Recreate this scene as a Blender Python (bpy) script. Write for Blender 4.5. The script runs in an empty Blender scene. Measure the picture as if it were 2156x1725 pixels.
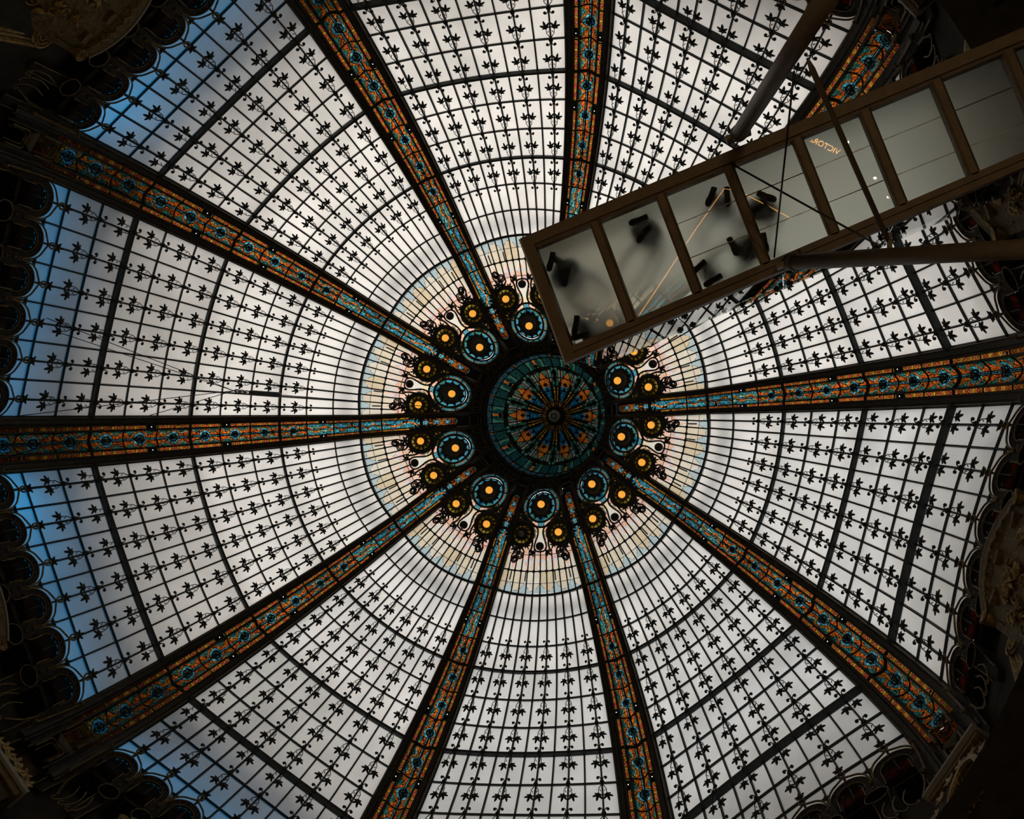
import bpy, math, random
from mathutils import Matrix, Vector
random.seed(7)
PI = math.pi
C = bpy.context.scene.collection

# ------------------------------------------------------------------ camera, sky, exposure
EYE = 1.6                                   # eye height above the floor
F_PX, W_PX = 2419.513, 2156.0
AX, AY = -0.0169989, 0.2363763
PH = -1.3254177                             # bearing of the rib at the top of the picture
CAMX, CAMY = 7.4502, 0.4268
ca, sa, cb, sb = math.cos(AX), math.sin(AX), math.cos(AY), math.sin(AY)
RX = Matrix(((1, 0, 0), (0, ca, -sa), (0, sa, ca)))
RY = Matrix(((cb, 0, sb), (0, 1, 0), (-sb, 0, cb)))
RV = RX @ RY
cam_d = bpy.data.cameras.new('camera')
cam = bpy.data.objects.new('camera', cam_d)
C.objects.link(cam)
cam_d.sensor_width = 36.0
cam_d.lens = 36.0 * F_PX / W_PX
cam_d.clip_end = 500
M3 = Matrix((RV[0], -RV[1], -RV[2])).transposed()
cam.matrix_world = Matrix.Translation((CAMX, CAMY, EYE)) @ M3.to_4x4()
sc = bpy.context.scene
sc.camera = cam
sc.view_settings.view_transform = 'Standard'
sc.view_settings.look = 'None'
sc.view_settings.exposure = 0.0
sc.view_settings.gamma = 1.0
sc.view_settings.use_curve_mapping = False
sc.cycles.max_bounces = 5
sc.cycles.caustics_reflective = False
sc.cycles.caustics_refractive = False
sc.cycles.adaptive_threshold = 0.06
sc.cycles.use_light_tree = False
sc.cycles.adaptive_min_samples = 12
sc.cycles.diffuse_bounces = 2
sc.cycles.glossy_bounces = 2
sc.cycles.transmission_bounces = 4
sc.cycles.transparent_max_bounces = 8

SKY = 1.5
world = bpy.data.worlds.new('overcast_sky')
sc.world = world
world.use_nodes = True
wn = world.node_tree
wn.nodes.clear()
w_out = wn.nodes.new('ShaderNodeOutputWorld')
w_bg = wn.nodes.new('ShaderNodeBackground')
w_tc = wn.nodes.new('ShaderNodeTexCoord')
w_sep = wn.nodes.new('ShaderNodeVectorMath'); w_sep.operation = 'DOT_PRODUCT'
w_sep.inputs[1].default_value = (-0.20, -0.48, 0.855)       # the cloud cover is brightest on this side of the zenith
w_rmp = wn.nodes.new('ShaderNodeValToRGB')
wn.links.new(w_tc.outputs['Generated'], w_sep.inputs[0])
wn.links.new(w_sep.outputs['Value'], w_rmp.inputs[0])
wn.links.new(w_rmp.outputs[0], w_bg.inputs['Color'])
wn.links.new(w_bg.outputs[0], w_out.inputs['Surface'])
e = w_rmp.color_ramp.elements
e[0].position = 0.0; e[0].color = (0.22, 0.25, 0.27, 1)      # overcast: dimmer and cooler at the horizon
e[1].position = 1.0; e[1].color = (1.06, 0.985, 0.90, 1)
w_bg.inputs['Strength'].default_value = SKY

# ------------------------------------------------------------------ materials
MAT = {}
def new_mat(name):
    m = bpy.data.materials.new(name)
    m.use_nodes = True
    m.node_tree.nodes.clear()
    out = m.node_tree.nodes.new('ShaderNodeOutputMaterial')
    MAT[name] = m
    return m, m.node_tree.nodes, m.node_tree.links, out

def solid(name, col, rough=0.6, metal=0.0, noise=0.35, scale=6.0, bump=0.0, spec=0.3):
    m, n, l, out = new_mat(name)
    p = n.new('ShaderNodeBsdfPrincipled')
    p.inputs['Roughness'].default_value = rough
    p.inputs['Metallic'].default_value = metal
    p.inputs['Specular IOR Level'].default_value = spec
    tc = n.new('ShaderNodeTexCoord')
    nz = n.new('ShaderNodeTexNoise')
    nz.inputs['Scale'].default_value = scale
    nz.inputs['Detail'].default_value = 4
    l.new(tc.outputs['Object'], nz.inputs['Vector'])
    r = n.new('ShaderNodeValToRGB')
    r.color_ramp.elements[0].position = 0.3
    r.color_ramp.elements[1].position = 0.75
    r.color_ramp.elements[0].color = tuple(c * (1 - noise) for c in col) + (1,)
    r.color_ramp.elements[1].color = tuple(min(1, c * (1 + noise)) for c in col) + (1,)
    l.new(nz.outputs['Fac'], r.inputs[0])
    l.new(r.outputs[0], p.inputs['Base Color'])
    if bump:
        b = n.new('ShaderNodeBump')
        b.inputs['Strength'].default_value = bump
        b.inputs['Distance'].default_value = 0.05
        l.new(nz.outputs['Fac'], b.inputs['Height'])
        l.new(b.outputs[0], p.inputs['Normal'])
    l.new(p.outputs[0], out.inputs['Surface'])
    return m

solid('iron', (0.012, 0.016, 0.014), 0.55, 0.0, 0.3, 9)
solid('rib_iron', (0.020, 0.017, 0.011), 0.5, 0.2, 0.4, 5)
solid('bronze', (0.105, 0.072, 0.026), 0.42, 0.6, 0.45, 8)
solid('gold', (0.22, 0.145, 0.045), 0.45, 0.55, 0.5, 7, bump=0.5)
solid('gold_dark', (0.10, 0.066, 0.022), 0.55, 0.3, 0.5, 9, bump=0.8)
solid('dark_wall', (0.016, 0.013, 0.008), 0.8, 0.0, 0.5, 3)
solid('plaster_edge', (0.22, 0.22, 0.20), 0.7, 0.0, 0.15, 4)
solid('shop_floor', (0.10, 0.085, 0.065), 0.5, 0.0, 0.3, 1.2)
solid('wall_brown', (0.055, 0.040, 0.022), 0.8, 0.0, 0.4, 1.5)
solid('walk_steel', (0.105, 0.072, 0.040), 0.55, 0.1, 0.2, 5)
solid('walk_edge', (0.32, 0.33, 0.34), 0.4, 0.2, 0.1, 4)
solid('strut_steel', (0.085, 0.062, 0.038), 0.5, 0.2, 0.2, 5)
solid('cable', (0.03, 0.03, 0.028), 0.4, 0.6, 0.2, 20)
solid('hoist_grey', (0.07, 0.09, 0.10), 0.5, 0.3, 0.2, 20)
solid('black_cloth', (0.012, 0.013, 0.014), 0.9, 0.0, 0.3, 8)
solid('navy_cloth', (0.02, 0.028, 0.045), 0.9, 0.0, 0.3, 8)
solid('grey_cloth', (0.06, 0.065, 0.066), 0.9, 0.0, 0.3, 8)
solid('brown_cloth', (0.08, 0.045, 0.025), 0.9, 0.0, 0.3, 8)
solid('shoe_rubber', (0.010, 0.010, 0.011), 0.8, 0.0, 0.3, 30)
solid('skin', (0.40, 0.24, 0.17), 0.6, 0.0, 0.1, 8)
solid('hair', (0.02, 0.013, 0.008), 0.7, 0.0, 0.3, 30)
solid('blue_stud', (0.02, 0.07, 0.22), 0.4, 0.0, 0.2, 8)
solid('roof_zinc', (0.16, 0.17, 0.18), 0.7, 0.0, 0.2, 2)

def pane_mat():
    # frosted white dome glass: daylight from outside scatters through it
    m, n, l, out = new_mat('frosted_pane')
    tr = n.new('ShaderNodeBsdfTranslucent')
    df = n.new('ShaderNodeBsdfDiffuse')
    df.inputs['Color'].default_value = (0.25, 0.24, 0.22, 1)
    tc = n.new('ShaderNodeTexCoord')
    oi = n.new('ShaderNodeObjectInfo')
    nz = n.new('ShaderNodeTexNoise'); nz.inputs['Scale'].default_value = 0.9; nz.inputs['Detail'].default_value = 2
    geo = n.new('ShaderNodeNewGeometry')
    l.new(geo.outputs['Position'], nz.inputs['Vector'])
    r = n.new('ShaderNodeValToRGB')
    r.color_ramp.elements[0].position = 0.32; r.color_ramp.elements[0].color = (0.82, 0.80, 0.77, 1)
    r.color_ramp.elements[1].position = 0.62; r.color_ramp.elements[1].color = (0.97, 0.95, 0.92, 1)
    l.new(nz.outputs['Fac'], r.inputs[0])
    hs = n.new('ShaderNodeHueSaturation')
    mr = n.new('ShaderNodeMapRange')
    mr.inputs['To Min'].default_value = 0.95; mr.inputs['To Max'].default_value = 1.03
    l.new(oi.outputs['Random'], mr.inputs['Value'])
    l.new(mr.outputs[0], hs.inputs['Value'])
    l.new(r.outputs[0], hs.inputs['Color'])
    l.new(hs.outputs[0], tr.inputs['Color'])
    mx = n.new('ShaderNodeMixShader'); mx.inputs[0].default_value = 0.04
    l.new(tr.outputs[0], mx.inputs[1]); l.new(df.outputs[0], mx.inputs[2])
    l.new(mx.outputs[0], out.inputs['Surface'])
pane_mat()

def stained(name, lead_scale, lead=0.05, gain=1.0, lo=0.6, hi=1.15):
    # coloured glass: colour of each piece from the mesh, lead lines from a voronoi network
    m, n, l, out = new_mat(name)
    tr = n.new('ShaderNodeBsdfTranslucent')
    df = n.new('ShaderNodeBsdfDiffuse'); df.inputs['Color'].default_value = (0.012, 0.012, 0.010, 1)
    at = n.new('ShaderNodeAttribute'); at.attribute_name = 'Col'
    tc = n.new('ShaderNodeTexCoord')
    vo = n.new('ShaderNodeTexVoronoi'); vo.feature = 'DISTANCE_TO_EDGE'
    vo.inputs['Scale'].default_value = lead_scale
    v2 = n.new('ShaderNodeTexVoronoi'); v2.feature = 'F1'
    v2.inputs['Scale'].default_value = lead_scale
    l.new(tc.outputs['Object'], vo.inputs['Vector'])
    l.new(tc.outputs['Object'], v2.inputs['Vector'])
    st = n.new('ShaderNodeMath'); st.operation = 'GREATER_THAN'; st.inputs[1].default_value = lead
    l.new(vo.outputs['Distance'], st.inputs[0])
    hs = n.new('ShaderNodeHueSaturation')
    sp = n.new('ShaderNodeSeparateColor')
    l.new(v2.outputs['Color'], sp.inputs[0])
    mr = n.new('ShaderNodeMapRange'); mr.inputs['To Min'].default_value = lo * gain; mr.inputs['To Max'].default_value = hi * gain
    l.new(sp.outputs[0], mr.inputs['Value'])
    mh = n.new('ShaderNodeMapRange'); mh.inputs['To Min'].default_value = 0.485; mh.inputs['To Max'].default_value = 0.515
    l.new(sp.outputs[1], mh.inputs['Value'])
    l.new(mr.outputs[0], hs.inputs['Value'])
    l.new(mh.outputs[0], hs.inputs['Hue'])
    l.new(at.outputs['Color'], hs.inputs['Color'])
    l.new(hs.outputs[0], tr.inputs['Color'])
    mx = n.new('ShaderNodeMixShader')
    l.new(st.outputs[0], mx.inputs[0]); l.new(df.outputs[0], mx.inputs[1]); l.new(tr.outputs[0], mx.inputs[2])
    l.new(mx.outputs[0], out.inputs['Surface'])
stained('stained_rib', 10.0, 0.055, 1.0, 0.45, 1.1)
stained('stained_strip', 13.0, 0.03, 1.1, 0.65, 1.15)
stained('stained_crown', 5.0, -1.0, 1.0, 0.93, 1.04)
stained('stained_cupola', 15.0, 0.05)
stained('stained_frieze', 9.0, 0.06)

def emit(name, col, s, noise=0.0):
    m, n, l, out = new_mat(name)
    em = n.new('ShaderNodeEmission'); em.inputs['Strength'].default_value = s
    em.inputs['Color'].default_value = col + (1,)
    if noise:
        tc = n.new('ShaderNodeTexCoord'); nz = n.new('ShaderNodeTexNoise'); nz.inputs['Scale'].default_value = 14
        l.new(tc.outputs['Object'], nz.inputs['Vector'])
        r = n.new('ShaderNodeValToRGB')
        r.color_ramp.elements[0].position = 0.3; r.color_ramp.elements[0].color = tuple(c * (1 - noise) for c in col) + (1,)
        r.color_ramp.elements[1].position = 0.5; r.color_ramp.elements[1].color = col + (1,)
        l.new(nz.outputs['Fac'], r.inputs[0]); l.new(r.outputs[0], em.inputs['Color'])
    l.new(em.outputs[0], out.inputs['Surface'])
    m.cycles.emission_sampling = 'NONE'      # small glowing parts: seen, not sampled as lights
emit('globe_glow', (1.0, 0.42, 0.055), 0.98, 0.3)
emit('bulb_white', (1.0, 0.97, 0.9), 1.6)
emit('sign_glow', (1.0, 0.45, 0.13), 22.0)
emit('led_glow', (1.0, 0.42, 0.10), 14.0)
solid('globe_unlit', (0.10, 0.11, 0.12), 0.3, 0.0, 0.2, 9)

def glassy(name, col, tmix, rough=0.0):
    # clear guard glass: see-through with a fresnel reflection
    m, n, l, out = new_mat(name)
    tr = n.new('ShaderNodeBsdfTransparent'); tr.inputs['Color'].default_value = col + (1,)
    gl = n.new('ShaderNodeBsdfGlossy'); gl.inputs['Roughness'].default_value = rough
    lw = n.new('ShaderNodeFresnel'); lw.inputs['IOR'].default_value = 1.5
    tc = n.new('ShaderNodeTexCoord'); nz = n.new('ShaderNodeTexNoise'); nz.inputs['Scale'].default_value = 1.5
    l.new(tc.outputs['Object'], nz.inputs['Vector'])
    mt = n.new('ShaderNodeMath'); mt.operation = 'MULTIPLY_ADD'; mt.inputs[1].default_value = tmix; mt.inputs[2].default_value = 0.02
    l.new(nz.outputs['Fac'], mt.inputs[0])
    ad = n.new('ShaderNodeMath'); ad.operation = 'ADD'; ad.use_clamp = True
    l.new(lw.outputs[0], ad.inputs[0]); l.new(mt.outputs[0], ad.inputs[1])
    mx = n.new('ShaderNodeMixShader')
    l.new(ad.outputs[0], mx.inputs[0]); l.new(tr.outputs[0], mx.inputs[1]); l.new(gl.outputs[0], mx.inputs[2])
    l.new(mx.outputs[0], out.inputs['Surface'])
glassy('guard_glass', (0.80, 0.86, 0.83), 0.12)

def floor_glass():
    # frosted walkway floor: rough refraction in the middle, clearer towards one edge, polished underside
    m, n, l, out = new_mat('frosted_floor')
    rf = n.new('ShaderNodeBsdfRefraction'); rf.inputs['IOR'].default_value = 1.45
    rf.inputs['Roughness'].default_value = 0.56
    rf.inputs['Color'].default_value = (0.95, 1.0, 0.86, 1)
    tp = n.new('ShaderNodeBsdfTransparent'); tp.inputs['Color'].default_value = (0.62, 0.66, 0.60, 1)
    gl = n.new('ShaderNodeBsdfGlossy'); gl.inputs['Roughness'].default_value = 0.0
    gl.inputs['Color'].default_value = (0.9, 1.0, 0.95, 1)
    fr = n.new('ShaderNodeFresnel'); fr.inputs['IOR'].default_value = 1.5
    uv = n.new('ShaderNodeUVMap'); uv.uv_map = 'UVMap'
    sx = n.new('ShaderNodeSeparateXYZ')
    l.new(uv.outputs[0], sx.inputs[0])
    tc = n.new('ShaderNodeTexCoord'); nz = n.new('ShaderNodeTexNoise'); nz.inputs['Scale'].default_value = 4; nz.inputs['Detail'].default_value = 5
    l.new(tc.outputs['Object'], nz.inputs['Vector'])
    ma = n.new('ShaderNodeMath'); ma.operation = 'MULTIPLY_ADD'; ma.inputs[1].default_value = 0.10
    l.new(nz.outputs['Fac'], ma.inputs[0]); l.new(sx.outputs['X'], ma.inputs[2])
    rp = n.new('ShaderNodeValToRGB')
    rp.color_ramp.elements[0].position = 0.04; rp.color_ramp.elements[0].color = (0.8, 0.8, 0.8, 1)
    rp.color_ramp.elements[1].position = 0.34; rp.color_ramp.elements[1].color = (0.0, 0.0, 0.0, 1)
    l.new(ma.outputs[0], rp.inputs[0])
    m1 = n.new('ShaderNodeMixShader')
    l.new(rp.outputs[0], m1.inputs[0]); l.new(rf.outputs[0], m1.inputs[1]); l.new(tp.outputs[0], m1.inputs[2])
    ve = n.new('ShaderNodeBsdfTranslucent'); ve.inputs['Color'].default_value = (0.97, 1.0, 0.88, 1)
    mv = n.new('ShaderNodeMixShader'); mv.inputs[0].default_value = 0.42
    l.new(rf.outputs[0], mv.inputs[1]); l.new(ve.outputs[0], mv.inputs[2])
    l.new(mv.outputs[0], m1.inputs[1])
    m2 = n.new('ShaderNodeMixShader')
    l.new(fr.outputs[0], m2.inputs[0]); l.new(m1.outputs[0], m2.inputs[1]); l.new(gl.outputs[0], m2.inputs[2])
    l.new(m2.outputs[0], out.inputs['Surface'])
floor_glass()

m, n, l, out = new_mat('mirror_ball')
g = n.new('ShaderNodeBsdfGlossy'); g.inputs['Roughness'].default_value = 0.03
g.inputs['Color'].default_value = (0.8, 0.82, 0.82, 1)
l.new(g.outputs[0], out.inputs['Surface'])

# ------------------------------------------------------------------ mesh helpers
class MB:
    def __init__(s):
        s.v = []; s.f = []; s.m = []; s.c = []; s.uv = []
    def vert(s, p):
        s.v.append((p[0], p[1], p[2])); return len(s.v) - 1
    def face(s, idx, mi=0, col=None, uv=None):
        s.f.append(tuple(idx)); s.m.append(mi); s.c.append(col); s.uv.append(uv)
    def poly(s, pts, mi=0, col=None, uv=None):
        s.face([s.vert(p) for p in pts], mi, col, uv)
    def tube(s, pts, r, n=6, closed=False, mi=0, cap=True):
        pts = [Vector(p) for p in pts]
        k = len(pts); rs = r if isinstance(r, (list, tuple)) else [r] * k
        up = None; rings = []
        for i, p in enumerate(pts):
            a = pts[i - 1] if (i > 0 or closed) else pts[i]
            b = pts[(i + 1) % k] if (i < k - 1 or closed) else pts[i]
            t = (b - a)
            t = t.normalized() if t.length > 1e-9 else Vector((0, 0, 1))
            if up is None:
                up = Vector((0, 0, 1)) if abs(t.z) < 0.9 else Vector((1, 0, 0))
            x = up - t * up.dot(t)
            if x.length < 1e-6:
                x = t.orthogonal()
            x.normalize(); up = x
            y = t.cross(x)
            rings.append([s.vert(p + (x * math.cos(2 * PI * j / n) + y * math.sin(2 * PI * j / n)) * rs[i]) for j in range(n)])
        for i in range(k if closed else k - 1):
            A, B = rings[i], rings[(i + 1) % k]
            for j in range(n):
                s.face((A[j], A[(j + 1) % n], B[(j + 1) % n], B[j]), mi)
        if cap and not closed:
            s.face(rings[0][::-1], mi); s.face(rings[-1], mi)
    def sweep(s, rings, closed_section=True, mi=0, cap=True):
        # rings: list of lists of points of the same length
        R = [[s.vert(p) for p in r] for r in rings]
        n = len(R[0])
        for A, B in zip(R, R[1:]):
            for j in range(n if closed_section else n - 1):
                s.face((A[j], A[(j + 1) % n], B[(j + 1) % n], B[j]), mi)
        if cap and closed_section:
            s.face(R[0][::-1], mi); s.face(R[-1], mi)
    def box(s, c, d, M=None, mi=0):
        P = []
        for x in (-1, 1):
            for y in (-1, 1):
                for z in (-1, 1):
                    p = Vector((c[0] + x * d[0] / 2, c[1] + y * d[1] / 2, c[2] + z * d[2] / 2))
                    P.append(s.vert(M @ p if M else p))
        for q in ((0, 1, 3, 2), (4, 6, 7, 5), (0, 4, 5, 1), (2, 3, 7, 6), (0, 2, 6, 4), (1, 5, 7, 3)):
            s.face([P[i] for i in q], mi)
    def ball(s, c, r, nu=10, nv=6, sc3=(1, 1, 1), mi=0):
        c = Vector(c)
        rings = []
        for i in range(1, nv):
            th = PI * i / nv
            rings.append([s.vert(c + Vector((r * sc3[0] * math.sin(th) * math.cos(2 * PI * j / nu), r * sc3[1] * math.sin(th) * math.sin(2 * PI * j / nu), r * sc3[2] * math.cos(th)))) for j in range(nu)])
        a = s.vert(c + Vector((0, 0, r * sc3[2]))); b = s.vert(c - Vector((0, 0, r * sc3[2])))
        for j in range(nu):
            s.face((a, rings[0][j], rings[0][(j + 1) % nu]), mi)
            s.face((b, rings[-1][(j + 1) % nu], rings[-1][j]), mi)
        for A, B in zip(rings, rings[1:]):
            for j in range(nu):
                s.face((A[j], B[j], B[(j + 1) % nu], A[(j + 1) % nu]), mi)
    def plate(s, outline, fmap, th, lift=0.0, mi=0):
        # 2D outline (a, b) -> solid plate; fmap(a, b, off) places it; the middle is lifted so it reads as relief
        n = len(outline)
        ca_ = sum(p[0] for p in outline) / n; cb_ = sum(p[1] for p in outline) / n
        T = [s.vert(fmap(a, b, th / 2)) for a, b in outline]
        B = [s.vert(fmap(a, b, -th / 2)) for a, b in outline]
        t = s.vert(fmap(ca_, cb_, th / 2)); bt = s.vert(fmap(ca_, cb_, -th / 2 - lift))
        for j in range(n):
            k = (j + 1) % n
            s.face((T[j], T[k], t), mi); s.face((B[k], B[j], bt), mi); s.face((T[j], B[j], B[k], T[k]), mi)
    def mesh(s, name, mats, smooth=False):
        me = bpy.data.meshes.new(name)
        me.from_pydata(s.v, [], s.f)
        for mn in mats:
            me.materials.append(MAT[mn])
        if len(mats) > 1:
            me.polygons.foreach_set('material_index', s.m)
        if any(c is not None for c in s.c):
            ca2 = me.color_attributes.new('Col', 'FLOAT_COLOR', 'CORNER')
            data = []
            for f, c in zip(s.f, s.c):
                c = c or (0.01, 0.01, 0.01)
                for _ in f:
                    data += [c[0], c[1], c[2], 1.0]
            ca2.data.foreach_set('color', data)
        if any(u is not None for u in s.uv):
            ul = me.uv_layers.new(name='UVMap')
            data = []
            for f, u in zip(s.f, s.uv):
                for k in range(len(f)):
                    data += list(u[k]) if u else [0.5, 0.5]
            ul.data.foreach_set('uv', data)
        if smooth:
            me.polygons.foreach_set('use_smooth', [True] * len(me.polygons))
        me.update()
        return me

def put(name, mesh, parent=None, M=None, **props):
    o = bpy.data.objects.new(name, mesh)
    C.objects.link(o)
    if parent is not None:
        o.parent = parent
    if M is not None:
        o.matrix_basis = M
    for k, v in props.items():
        o[k] = v
    return o

def rotz(a): return Matrix.Rotation(a, 4, 'Z')

# ------------------------------------------------------------------ dome profile
PR = [12.110, 11.665, 11.161, 10.598, 10.000, 9.356, 8.724, 8.055, 7.352, 6.663, 5.960, 5.250, 4.642, 3.93, 3.25, 2.62, 2.14, 1.95]
PZ = [26.118, 27.048, 27.905, 28.647, 29.379, 30.078, 30.668, 31.238, 31.749, 32.178, 32.561, 32.921, 33.17, 33.44, 33.74, 34.12, 34.70, 35.30]
NEG = [(12.43, 25.15), (12.60, 24.15), (12.70, 23.15), (12.75, 22.15), (12.78, 21.15)]
def prof(t):
    if t < 0:
        P = [(PR[0], PZ[0])] + NEG
        i = min(int(-t), len(P) - 2); f = -t - i
        return P[i][0] * (1 - f) + P[i + 1][0] * f, (P[i][1] * (1 - f) + P[i + 1][1] * f) + EYE
    i = min(int(t), len(PR) - 2); f = t - i
    def cr(A):
        p1, p2 = A[i], A[i + 1]
        p0 = A[i - 1] if i > 0 else 2 * p1 - p2
        p3 = A[i + 2] if i + 2 < len(A) else 2 * p2 - p1
        return 0.5 * (2 * p1 + (p2 - p0) * f + (2 * p0 - 5 * p1 + 4 * p2 - p3) * f * f + (3 * p1 - p0 - 3 * p2 + p3) * f ** 3)
    return cr(PR), cr(PZ) + EYE
WIN = [0.314, 0.30, 0.285, 0.265, 0.245, 0.225, 0.21]
def ribhalf(t):          # half width of a rib in metres
    r, z = prof(t)
    if t <= 11:
        return r * math.sin(math.radians(3.158 + 0.02515 * max(t, 0)))
    i = min(int(t - 11), 5); f = t - 11 - i
    return WIN[i] * (1 - f) + WIN[i + 1] * f
def half(t):
    r, z = prof(t)
    return PI / 10 - math.asin(ribhalf(t) / r)
def tang(t):
    a = prof(t - 0.02); b = prof(t + 0.02)
    d = Vector((b[0] - a[0], 0, b[1] - a[1])); d.normalize()
    return d
def bay(u, t, off=0.0):
    # local frame of a bay: its middle lies on +x; off > 0 is outside the glass
    r, z = prof(t)
    k = max(0.0, 11 - max(t, 0.0)); g = 1 - u * u
    q = 0.0 if t > 11 else 1.0
    rr = r * (1 - q * (-0.01044 + 0.0061089 * k) * g); zz = z + 1.25 * q * (0.00642 - 0.03318 * k) * g
    if off:
        d = tang(t)
        rr += off * d.z; zz += off * -d.x
    a = -u * half(t)
    return Vector((rr * math.cos(a), rr * math.sin(a), zz))
def bay_frame(u, t, off=0.0):
    p = bay(u, t, off)
    dx = bay(u, t - 0.03, off) - bay(u, t + 0.03, off); dx.normalize()         # towards the rim of the dome
    dy = bay(u - 0.02, t, off) - bay(u + 0.02, t, off); dy -= dx * dy.dot(dx); dy.normalize()
    dz = dx.cross(dy)
    return p, dx, dy, dz
def mframe(p, dx, dy, dz, sx=1, sy=1, sz=1):
    return Matrix(((dx.x * sx, dy.x * sy, dz.x * sz, p.x), (dx.y * sx, dy.y * sy, dz.y * sz, p.y), (dx.z * sx, dy.z * sy, dz.z * sz, p.z), (0, 0, 0, 1)))
def rib(v, t, off=0.0):
    r, z = prof(t); d = tang(t); w = ribhalf(t) + 0.02
    return Vector((r + off * d.z, v * w, z - off * d.x))
def bay_ang(b): return PH - (b + 0.5) * PI / 5
def rib_ang(k): return PH - k * PI / 5

CLK = ['twelve', 'eleven', 'ten', 'nine', 'eight', 'seven', 'five', 'four', 'three', 'one']
BAYNAME = ["between the %s and %s o'clock ribs" % (CLK[(b + 1) % 10], CLK[b]) for b in range(10)]
RIBNAME = ["at %s o'clock" % c for c in CLK]

# ------------------------------------------------------------------ warm lamps below: some mirrored in the glass floor, others added to light the undersides
def below(x, y, z):
    d = RV.transposed() @ Vector(((x - 1078) / F_PX, (y - 862.5) / F_PX, 1.0))
    zz = 2 * 16.26 - z
    p = Vector((CAMX, CAMY, 0)) + d * (zz / d.z); p.z = z + EYE
    return p
for p in [below(1785, 300, 3), below(1842, 375, 3), below(1870, 415, 3), below(2030, 193, 3), below(2030, 263, 3),
          Vector((-6, -7, 4.6)), Vector((-9, 1, 4.6)), Vector((-6, 7, 4.6)), Vector((1, 9.5, 4.6)), Vector((7, 7.5, 4.6)), Vector((0, -9.5, 4.6))]:
    ld = bpy.data.lights.new('shop_and_fill_lamp', 'POINT')
    ld.energy = 190.0; ld.color = (1.0, 0.72, 0.42); ld.shadow_soft_size = 0.025
    o = bpy.data.objects.new('shop_and_fill_lamp', ld); C.objects.link(o); o.location = p

# ------------------------------------------------------------------ building shell
def ring_surface(name, pts, mat, n=80, mi=0, a0=0.0, a1=2 * PI):
    mb = MB()
    full = abs(a1 - a0 - 2 * PI) < 1e-6
    cols = []
    for j in range(n if full else n + 1):
        a = a0 + (a1 - a0) * j / n
        cols.append([mb.vert((r * math.cos(a), r * math.sin(a), z)) for r, z in pts])
    for j in range(len(cols) if full else len(cols) - 1):
        A, B = cols[j], cols[(j + 1) % len(cols)]
        for i in range(len(pts) - 1):
            mb.face((A[i], B[i], B[i + 1], A[i + 1]))
    return mb.mesh(name, [mat])
put('floor', ring_surface('floor', [(0.001, 0), (14, 0)], 'shop_floor'), kind='structure')
put('wall_atrium', ring_surface('wall_atrium', [(13.0, 0), (13.0, 19.5), (12.95, 26.6)], 'wall_brown'), kind='structure')
# roof gutter round the foot of the dome, and an added unseen wall, shaped to shade the low panes
put('trim_1', ring_surface('roof_gutter', [(12.5, 26.3), (13.0, 26.2), (17.0, 26.6)], 'roof_zinc'), kind='structure')
mb = MB(); cols = []
for j in range(72):
    a = 2 * PI * j / 72; top = 31.2 + 2.3 * math.cos(a - PI)
    ri = 13.5 + 0.40 * math.cos(a)
    cols.append([mb.vert((r * math.cos(a), r * math.sin(a), z)) for r, z in ((ri, 26.2), (ri, top), (14.2, top + 0.1), (14.2, 26.2))])
for j in range(72):
    A, B = cols[j], cols[(j + 1) % 72]
    for i in range(3): mb.face((A[i], B[i], B[i + 1], A[i + 1]))
put('wall_shade', mb.mesh('wall_shade', ['dark_wall']), kind='structure')
# unseen ring tubes added outside the glass to cast soft shade bands
for k, (tt, of, rad) in enumerate([(10.45, 0.35, 0.12), (8.0, 0.55, 0.10), (5.0, 0.6, 0.10), (2.0, 0.6, 0.10)]):
    r, z = prof(tt); d = tang(tt)
    mb = MB()
    rr = r + of * d.z; zz = z - of * d.x
    mb.tube([(rr * math.cos(a), rr * math.sin(a), zz) for a in [2 * PI * j / 80 for j in range(80)]], rad, 6, True)
    put('trim_%d' % (k + 2), mb.mesh('shade_ring', ['roof_zinc']), kind='structure')

# blue floodlights in the gutter behind the glass on the left side
def bluelamp(b, u, r, z, power, rad):
    a = bay_ang(b) - u * half(0)
    ld = bpy.data.lights.new('blue_floodlight', 'POINT')
    ld.energy = power; ld.color = (0.0, 0.40, 0.90); ld.shadow_soft_size = rad
    o = bpy.data.objects.new('blue_floodlight', ld); C.objects.link(o)
    o.location = (r * math.cos(a), r * math.sin(a), z)
BL = []
for b in (1, 2, 3, 4):
    for u in (-0.85, -0.5, -0.15, 0.2, 0.55, 0.9):
        BL.append((b, u, 12.85, EYE + 25.4, 8.0, 0.15))
BL.append((1, 0.52, 12.78, EYE + 26.2, 16.0, 0.12))
BL.append((3, -0.62, 12.72, EYE + 26.1, 12.0, 0.12))
for q in BL: bluelamp(*q)

# ------------------------------------------------------------------ dome windows: panes, glazing bars, leaf ornaments
def pane_mesh(i0, i1, c):
    mb = MB(); nu, nt = 2, 3
    g = [[mb.vert(bay(-1 + (c + a / nu) / 6, i0 + (i1 - i0) * k / nt, 0.0)) for a in range(nu + 1)] for k in range(nt + 1)]
    for k in range(nt):
        for a in range(nu):
            mb.face((g[k][a], g[k][a + 1], g[k + 1][a + 1], g[k + 1][a]))
    return mb.mesh('pane', ['frosted_pane'], True)
pane_meshes = []
for c in range(12):
    pane_meshes.append(pane_mesh(-1.1, 0, c))
    for i in range(11):
        pane_meshes.append(pane_mesh(i, i + 1, c))

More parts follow.
